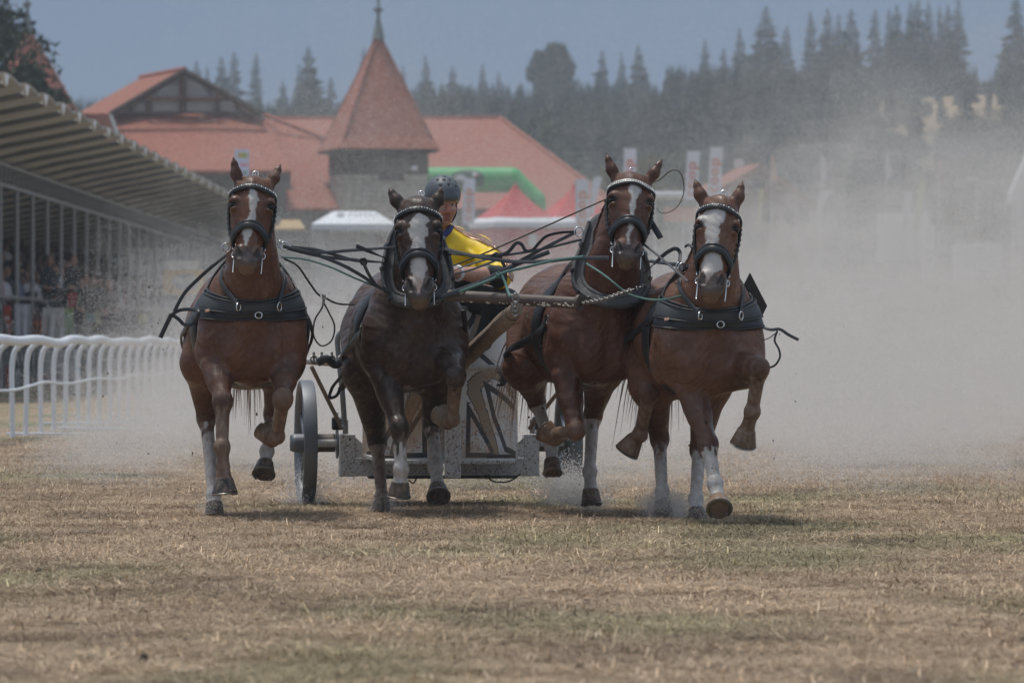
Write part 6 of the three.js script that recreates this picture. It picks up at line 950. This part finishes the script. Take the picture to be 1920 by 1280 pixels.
strapThing('rein', 'rein', 'thin rein crossing down from the red brown horse to the right horse', [[1204, 455, 33.2], [1245, 488, 32.8], [1290, 527, 32.3]], 0.009, 0.003, webbing, RG);
strapThing('rein', 'rein', 'level double rein entering the ring at the right horse', [[1218, 489, 33.6], [1262, 495, 32.9], [1300, 499, 32.6]], 0.018, 0.004, leather, RG);
strapThing('strap_end', 'strap', 'small curled strap end left of the right horse cheek', [[1285, 462, 32.0], [1292, 459, 31.95], [1299, 464, 31.9]], 0.01, 0.004, leather);
strapThing('strap_end', 'strap', 'wide black strap tongue at the red brown horse cheek', [[1216, 408, 33.32], [1228, 428, 33.25], [1239, 446, 33.2]], 0.022, 0.004, leather);
strapThing('strap_end', 'strap', 'long black strap hanging over the left horse flank', [[434, 470, 33.2], [400, 497, 32.95], [374, 520, 33.0], [345, 550, 33.0], [326, 584, 33.0]], 0.013, 0.005, leather);
strapThing('strap_end', 'strap', 'thick black strap tip sticking out at the far left', [[321, 589, 32.98], [312, 607, 32.98], [300, 633, 32.98]], 0.016, 0.009, leather);
strapThing('strap_end', 'strap', 'looped black strap joining the left strap tip to the breast collar', [[316, 594, 33.0], [335, 582, 33.0], [358, 580, 33.0], [372, 586, 32.95], [362, 606, 32.98], [345, 608, 33.0], [334, 598, 33.0], [322, 590, 33.0]], 0.013, 0.004, leather);
strapThing('strap_end', 'strap', 'grey strap sticking out right of the right horse', [[1412, 604, 32.9], [1449, 618, 32.4], [1462, 617, 32.4], [1480, 628, 32.4], [1498, 637, 32.4]], 0.011, 0.004, webbing);
strapThing('cord', 'cord', 'looped grey cord hanging right of the right horse knee', [[1458, 620, 32.4], [1453, 638, 32.4], [1461, 655, 32.4], [1463, 668, 32.4], [1456, 682, 32.4], [1430, 692, 32.6]], 0.006, 0.006, webbing, { square: 1 });
strapThing('cord', 'cord', 'thin grey cord fanning from the right horse flank', [[1414, 637, 32.9], [1445, 632, 32.4], [1458, 622, 32.4]], 0.003, 0.003, webbing, { square: 1 });
strapThing('strap_end', 'strap', 'black trace loop hanging in front of the left wheel', [[664, 600, 34.4], [652, 660, 34.6], [642, 700, 34.7], [622, 728, 34.8], [618, 745, 34.8], [630, 742, 34.8], [640, 722, 34.8]], 0.012, 0.005, leather);
strapThing('strap_end', 'strap', 'dark thick trace beside the dark horse hind leg', [[690, 620, 34.2], [672, 670, 34.5], [655, 705, 34.7], [640, 728, 34.8]], 0.02, 0.01, leather);
strapThing('strap_end', 'strap', 'dark trace with padded end beside the pole under the yoke', [[1062, 590, 33.9], [1030, 625, 34.2], [1002, 655, 34.5], [978, 682, 34.8]], 0.034, 0.014, wornLeather);
strapThing('strap_end', 'strap', 'dark hanging breeching strap right of the dark horse', [[868, 580, 33.6], [872, 610, 33.7], [868, 640, 33.8], [864, 668, 33.9]], 0.02, 0.01, leather);
strapThing('whip', 'whip', 'thin whip stick rising behind the red brown horse with curling pale lash', [[850, 498, 35.1], [905, 476, 34.9], [1010, 430, 34.6], [1135, 374, 34.4], [1200, 348, 34.3], [1236, 337, 34.3], [1258, 320, 34.3], [1272, 320, 34.3], [1281, 336, 34.3], [1282, 362, 34.3], [1272, 385, 34.3], [1256, 397, 34.3], [1240, 399, 34.3], [1231, 390, 34.3]], 0.0055, 0.0055, M(0.1, 0.085, 0.06, 0.6), { square: 1, n: 120, taper: (t) => 1.05 - 0.65 * t });
{ const pts = [[1087, 569, 32.85], [1105, 566, 32.8], [1123, 563, 32.75], [1145, 557, 32.7], [1164, 550, 32.7], [1186, 543, 32.7], [1212, 533, 33.3]].map((p) => P(...p)), c = new THREE.CatmullRomCurve3(pts), g = thing('chain', 'steel chain from the yoke bar end across the red brown horse chest', 'chain', pts[0].clone()); const N = 26; for (let i = 0; i < N; i++) { const t = (i + 0.5) / N, p = c.getPoint(t).sub(pts[0]), T = c.getTangent(t), gg = new THREE.TorusGeometry(0.0125, 0.0036, 6, 14).scale(1.35, 0.85, 1); if (i % 2) gg.rotateX(Math.PI / 2); gg.applyQuaternion(new THREE.Quaternion().setFromUnitVectors(V(1, 0, 0), T)); mesh('link', gg.translate(p.x, p.y, p.z), darkSteel, g); } }
{ const q = [[1406, 511], [1438, 573], [1427, 595], [1395, 533]].map(([x, y], i) => P(x, y, 32.75 + (i === 0 || i === 3 ? 0.0 : 0.05))), o = top('leather_flap', slab(q.map((p) => p.clone().sub(q[0])), 0.012), leather, 'stiff black leather flap flying up behind the right horse shoulder', 'flap'); o.position.copy(q[0]); }
for (const [px, py, d, R, l] of [[424, 464, 32.95, 0.025, 'steel rein ring left of the left horse chin'], [533, 461, 33.0, 0.025, 'steel rein ring right of the left horse chin'], [528, 458, 33.12, 0.022, 'second steel ring just behind at the left horse neck'], [1085, 434, 33.3, 0.026, 'dark steel ring at the top of the right collar'], [1281, 502, 32.7, 0.028, 'bright steel ring between the right horses'], [1276, 500, 32.75, 0.026, 'second steel ring overlapping the bright one']]) { const o = top('rein_ring', ring(V(0, 0, 0), R, 0.0042, V(0.25, 0.1, 1), 24), steel, l, 'ring', 'rein rings'); o.position.copy(P(px, py, d)); }
// ---------------------------------------------------------------- dry turf
{
  const r = rng(91);
  const straws = (n, size, lie, hgt, seed) => { // a tuft patch: thin bent blades, some lying, some upright
    const q = rng(seed), pos = [], nor = [], col = [], idx = [];
    for (let i = 0; i < n; i++) {
      const x = (q() - 0.5) * size, z = (q() - 0.5) * size, a = q() * 6.283, flat = q() < lie, up = flat ? q() * q() * 0.16 : 0.15 + q() * 0.6, len = hgt * (0.3 + q() * 1.0) * (flat ? 1 : 0.42), w = 0.0011 + q() * 0.0016, dx = Math.cos(a), dz = Math.sin(a), sx = -dz * w, sz = dx * w, bend = (q() - 0.5) * 0.5 * (up < 0.11 ? 0.2 : 1);
      const tone = 0.4 + 1.35 * q() * q() + 0.15 * q(), lift = q() * 0.014, warm = q(), base = pos.length / 3;
      for (let k = 0; k <= 2; k++) { const t = k / 2, out = len * t * Math.cos(up * 1.4 - bend * t), y = len * t * Math.sin(up * 1.4 - bend * t * 0.6) + 0.004 + (flat ? lift : 0), f = 1 - t * 0.7; for (const s of [-1, 1]) { pos.push(x + dx * out + sx * s * f, y, z + dz * out + sz * s * f); nor.push(dx * -0.3, 0.9, dz * -0.3 + 0.2); col.push(tone, tone * (0.92 + warm * 0.1), tone * (0.8 + warm * 0.25)); } }
      for (let k = 0; k < 2; k++) { const b = base + k * 2; idx.push(b, b + 1, b + 2, b + 1, b + 3, b + 2); }
    }
    const g = new THREE.BufferGeometry(); g.setAttribute('position', new THREE.Float32BufferAttribute(pos, 3)); g.setAttribute('normal', new THREE.Float32BufferAttribute(nor, 3)); g.setAttribute('color', new THREE.Float32BufferAttribute(col, 3)); g.setIndex(idx); return g;
  };
  const strawMat = new THREE.MeshStandardMaterial({ vertexColors: true, roughness: 0.85, color: new THREE.Color().setRGB(0.64, 0.5, 0.37) }), darkStraw = new THREE.MeshStandardMaterial({ vertexColors: true, roughness: 0.9, color: new THREE.Color().setRGB(0.34, 0.24, 0.16) }), greenMat = new THREE.MeshStandardMaterial({ vertexColors: true, roughness: 0.8, color: new THREE.Color().setRGB(0.13, 0.145, 0.06) });
  const turf = new THREE.Group(); turf.name = 'dry_grass'; scene.add(turf); stuff(turf, 'short dry straw coloured grass covering the race track', 'grass');
  const lay = (name, geos, mat, count, near, far, keep, sc) => {
    const lists = geos.map(() => []), m4 = new THREE.Matrix4(), e = new THREE.Euler();
    for (let i = 0; i < count; i++) { const d = Math.sqrt(lerp(near * near, far * far, r())), x = (r() - 0.5) * 2 * (d * 0.094 + 0.5), z = -d; if (!keep(x, z, r())) continue; const s = sc * (0.7 + r() * 0.6); e.set(0, r() * 6.283, 0); m4.compose(V(x, 0.008 * fbm(x * 1.3, 0, z * 1.3, 2), z), new THREE.Quaternion().setFromEuler(e), V(s, s * (0.6 + r() * 0.8), s)); const so = soilAt(x, z) * 0.38, gp = Math.max(0, patch(x, z)) * 0.5, v = (0.75 + r() * 0.5) * (1 - so); lists[Math.floor(r() * geos.length)].push([m4.clone(), [v * (1 - gp * 0.6), v * 0.98 * (1 - gp * 0.32), v * 0.95 * (1 - gp * 0.6)]]); }
    lists.forEach((l, k) => { if (!l.length) return; const im = new THREE.InstancedMesh(geos[k], mat, l.length); im.name = name; im.userData.kind = 'stuff'; l.forEach(([m, v], i) => { im.setMatrixAt(i, m); im.setColorAt(i, new THREE.Color(...v)); }); shadows(im); turf.add(im); });
  };
  lay('lying_straw', [1, 2, 3, 4].map((k) => straws(330, 0.5, 0.93, 0.085, k)), strawMat, 9000, 15.5, 62, () => true, 1);
  lay('brown_straw', [5, 6, 7].map((k) => straws(240, 0.5, 0.85, 0.06, k)), darkStraw, 6500, 15.5, 62, (x, z, q) => q < 0.4 + patch(x, z) * 0.6, 1);
  lay('straw_tuft', [8, 9, 10].map((k) => straws(16, 0.11, 0.3, 0.085, k)), strawMat, 5200, 15.5, 60, (x, z, q) => q < 0.22 + 0.4 * fbm(x * 0.9, 19, z * 0.4), 1);
  lay('brown_tuft', [11, 12].map((k) => straws(30, 0.16, 0.2, 0.085, k)), darkStraw, 5000, 15.5, 60, (x, z, q) => q < 0.25 + 0.7 * fbm(x * 0.6, 9, z * 0.25), 1);
  lay('green_blade', [13, 14, 15].map((k) => straws(60, 0.26, 0.5, 0.045, k)), greenMat, 9000, 15.5, 60, (x, z, q) => q < fbm(x * 0.8, 2, z * 0.35, 3) * 1.5 - 0.12 + patch(x, z) * 0.5, 1);
  const clods = [], cg = new THREE.IcosahedronGeometry(1, 1), cm = M(0.05, 0.036, 0.028, 1), im = new THREE.InstancedMesh(cg, cm, 420), m4 = new THREE.Matrix4();
  im.name = 'earth_clods'; for (let i = 0; i < 420; i++) { const d = 18 + r() * 34, x = (r() - 0.5) * 2 * d * 0.092, s = 0.004 + 0.014 * Math.pow(r(), 3); m4.compose(V(x, s * 0.3, -d), new THREE.Quaternion().setFromEuler(new THREE.Euler(r() * 3, r() * 3, r() * 3)), V(s * (1 + r()), s * 0.7, s * (1 + r()))); im.setMatrixAt(i, m4); } shadows(im); scene.add(im); stuff(im, 'small dark clods of earth and dung scattered on the grass', 'clods');
  const fl = new THREE.InstancedMesh(new THREE.IcosahedronGeometry(1, 0), cm, 150); fl.name = 'flying_clods'; for (let i = 0; i < 150; i++) { const d = 31 + r() * 9, px = 180 + r() * 1350, s = 0.002 + 0.006 * Math.pow(r(), 4), p = P(px, 880 - 420 * Math.pow(r(), 1.6), d); m4.compose(p, new THREE.Quaternion().setFromEuler(new THREE.Euler(r() * 3, r() * 3, r() * 3)), V(s * (1 + r()), s, s)); fl.setMatrixAt(i, m4); } shadows(fl); scene.add(fl); stuff(fl, 'flecks of earth and straw thrown up into the air by hooves', 'clods');
}
// ---------------------------------------------------------------- dust: fine translucent grains in drifting puffs
{
  const r = rng(123), gauss = () => { let s = 0; for (let i = 0; i < 4; i++) s += r(); return (s - 2) * 1.0; };
  const puff = (n, size, seed) => { const q = rng(seed), pos = [], nor = []; const gs = () => (q() + q() + q() + q() - 2) * 0.8; for (let i = 0; i < n; i++) { const c = V(gs(), gs(), gs()), a = V(q() - 0.5, q() - 0.5, q() - 0.5).normalize(), b = V(q() - 0.5, q() - 0.5, q() - 0.5).cross(a).normalize(), cc = a.clone().cross(b), s = size * (0.6 + q() * 0.8), nn = cc; for (let k = 0; k < 3; k++) { const t = k * 2.0944, p = c.clone().addScaledVector(a, Math.cos(t) * s).addScaledVector(b, Math.sin(t) * s); pos.push(p.x, p.y, p.z); nor.push(nn.x, nn.y, nn.z); } } const g = new THREE.BufferGeometry(); g.setAttribute('position', new THREE.Float32BufferAttribute(pos, 3)); g.setAttribute('normal', new THREE.Float32BufferAttribute(nor, 3)); return g; };
  const dustMat = new THREE.MeshPhysicalMaterial({ color: new THREE.Color().setRGB(0.80, 0.775, 0.755), roughness: 1, specularIntensity: 0, transmission: 0.45, thickness: 0, side: THREE.DoubleSide });
  const cloud = new THREE.Group(); cloud.name = 'dust_cloud'; scene.add(cloud); stuff(cloud, 'pale dust cloud raised by the team, drifting behind it and to the right', 'dust');
  const lay = (geos, list) => { const lists = geos.map(() => []); list.forEach((m, i) => lists[i % geos.length].push(m)); lists.forEach((l, k) => { const im = new THREE.InstancedMesh(geos[k], dustMat, l.length); im.name = 'dust_puff'; im.userData.kind = 'stuff'; l.forEach((m, i) => im.setMatrixAt(i, m)); im.castShadow = im.receiveShadow = true; cloud.add(im); }); };
  const geos = [1, 2, 3].map((k) => puff(1500, 0.022, 500 + k)), m4 = new THREE.Matrix4(), qn = new THREE.Quaternion(), list = [];
  const put = (x, y, z, s) => { if (y < 0.02) return; qn.setFromEuler(new THREE.Euler(r() * 6, r() * 6, r() * 6)); m4.compose(V(x, y, z), qn, V(s, s, s)); list.push(m4.clone()); };
  // drifting dust in cells of even thickness, thicker where more was raised; grain() fills one cell of that size with n grains
  const grain = (n, w, h, dp, size, seed) => { const q = rng(seed), pos = new Float32Array(n * 9), nor = new Float32Array(n * 9), a = V(0, 0, 0), b = V(0, 0, 0), c = V(0, 0, 0); for (let i = 0; i < n; i++) { const x = (q() - 0.5) * w, y = (q() - 0.5) * h, z = (q() - 0.5) * dp; a.set(q() - 0.5, q() - 0.5, q() - 0.5).normalize(); b.set(q() - 0.5, q() - 0.5, q() - 0.5).cross(a).normalize(); c.crossVectors(a, b); const s = size * (0.6 + q() * 0.8); for (let k = 0; k < 3; k++) { const t = k * 2.0944, o = i * 9 + k * 3, u = Math.cos(t) * s, v = Math.sin(t) * s; pos[o] = x + a.x * u + b.x * v; pos[o + 1] = y + a.y * u + b.y * v; pos[o + 2] = z + a.z * u + b.z * v; nor[o] = c.x; nor[o + 1] = c.y; nor[o + 2] = c.z; } } const g = new THREE.BufferGeometry(); g.setAttribute('position', new THREE.BufferAttribute(pos, 3)); g.setAttribute('normal', new THREE.BufferAttribute(nor, 3)); return g; };
  const flips = [[0, 0, 0], [Math.PI, 0, 0], [0, Math.PI, 0], [0, 0, Math.PI]].map((e) => new THREE.Quaternion().setFromEuler(new THREE.Euler(...e))), one = V(1, 1, 1);
  const fill = (w, h, dp, size, levels, coef, x0, x1, y1, d0, d1, dens) => { // coef: share of light taken per metre where dens is 1
    const per = coef * w * h * dp / (0.68 * size * size), lists = levels.map(() => []);
    for (let d = d0 + dp / 2; d < d1; d += dp) for (let x = x0(d) + w / 2; x < x1(d); x += w) for (let y = h / 2; y < y1; y += h) {
      const want = per * dens(x, y, d); let k = 0; while (k < levels.length - 1 && want > levels[k]) k++;
      const lo = k ? levels[k - 1] : 0, hi = levels[k]; let pick = r() < (want - lo) / (hi - lo) ? k : k - 1; if (want < levels[0] * 0.04 || pick < 0) continue;
      m4.compose(V(x + (r() - 0.5) * w * 0.5, Math.max(h * 0.5, y + (r() - 0.5) * h * 0.5), -d), flips[Math.floor(r() * 4)], one); lists[pick].push(m4.clone());
    }
    let total = 0; lists.forEach((l, k) => { if (!l.length) return; const half = Math.ceil(l.length / 2); for (const [v, part] of [[0, l.slice(0, half)], [1, l.slice(half)]]) { if (!part.length) continue; const im = new THREE.InstancedMesh(grain(levels[k], w, h, dp, size, 700 + k * 2 + v), dustMat, part.length); im.name = 'dust_puff'; im.userData.kind = 'stuff'; part.forEach((m, i) => im.setMatrixAt(i, m)); shadows(im); cloud.add(im); total += part.length; } }); return total;
  };
  const dens = (x, y, d) => {
    const left = lerp(-3.3, -4.8, sstep(d, 38, 80)), hgt = lerp(0.85, 1.3, sstep(d, 37, 85)) * (1 + 0.95 * sstep(x, 1.0, 5.0)) * (1 + 0.35 * noise3(x * 0.3, 3, d * 0.07)), edge = sstep(x, left - 0.7, left + 0.7), n = 0.58 + 1.25 * fbm(x * 0.5, y * 0.7, d * 0.1, 3);
    const low = 0.9 * Math.exp(-y / 0.3) * sstep(d, 36.6, 40) * (1 - sstep(d, 56, 70));
    return edge * ((0.95 + 0.1 * sstep(x, -0.5, 3)) * Math.exp(-Math.pow(y / hgt, 1.6)) * clamp(n, 0.12, 1.4) * sstep(d, 36.6, 43) + low * clamp(n, 0.3, 1.2));
  };
  const n1 = fill(0.5, 0.4, 1.0, 0.0027, [330, 1000, 2200, 4000, 6600, 10000], 0.15, () => -6, (d) => 1 + d * 0.1, 4.8, 36.8, 112, dens);
  // thin veil over the far field
  const n2 = fill(3, 2, 10, 0.0075, [500, 1800, 4100, 7700], 0.0065, (d) => -d * 0.1, (d) => d * 0.1, 16, 112, 262, (x, y, d) => Math.exp(-y / 5) * clamp(0.7 + 0.8 * fbm(x * 0.06, y * 0.1, d * 0.02), 0.1, 1.3) * sstep(x / d, -0.075, -0.02));
  // bursts at hooves and wheels
  for (const [px, py, d, n, s] of [[1238, 952, 33.35, 8, 0.1], [1222, 942, 33.4, 5, 0.07], [1262, 956, 33.4, 5, 0.1], [1300, 965, 33.15, 3, 0.09], [402, 958, 33.9, 3, 0.09], [715, 958, 34.5, 6, 0.1], [1070, 930, 36.0, 14, 0.16], [575, 938, 36.2, 4, 0.15], [1110, 945, 34.6, 4, 0.12]]) for (let i = 0; i < n; i++) { const c = P(px + gauss() * 22, py - Math.abs(gauss()) * 14, d + gauss() * 0.1); put(c.x, c.y, c.z, s * (0.7 + r() * 0.7)); }
  lay(geos, list);
  console.log('dust', n1, n2, list.length);
}
renderer.render(scene, camera);
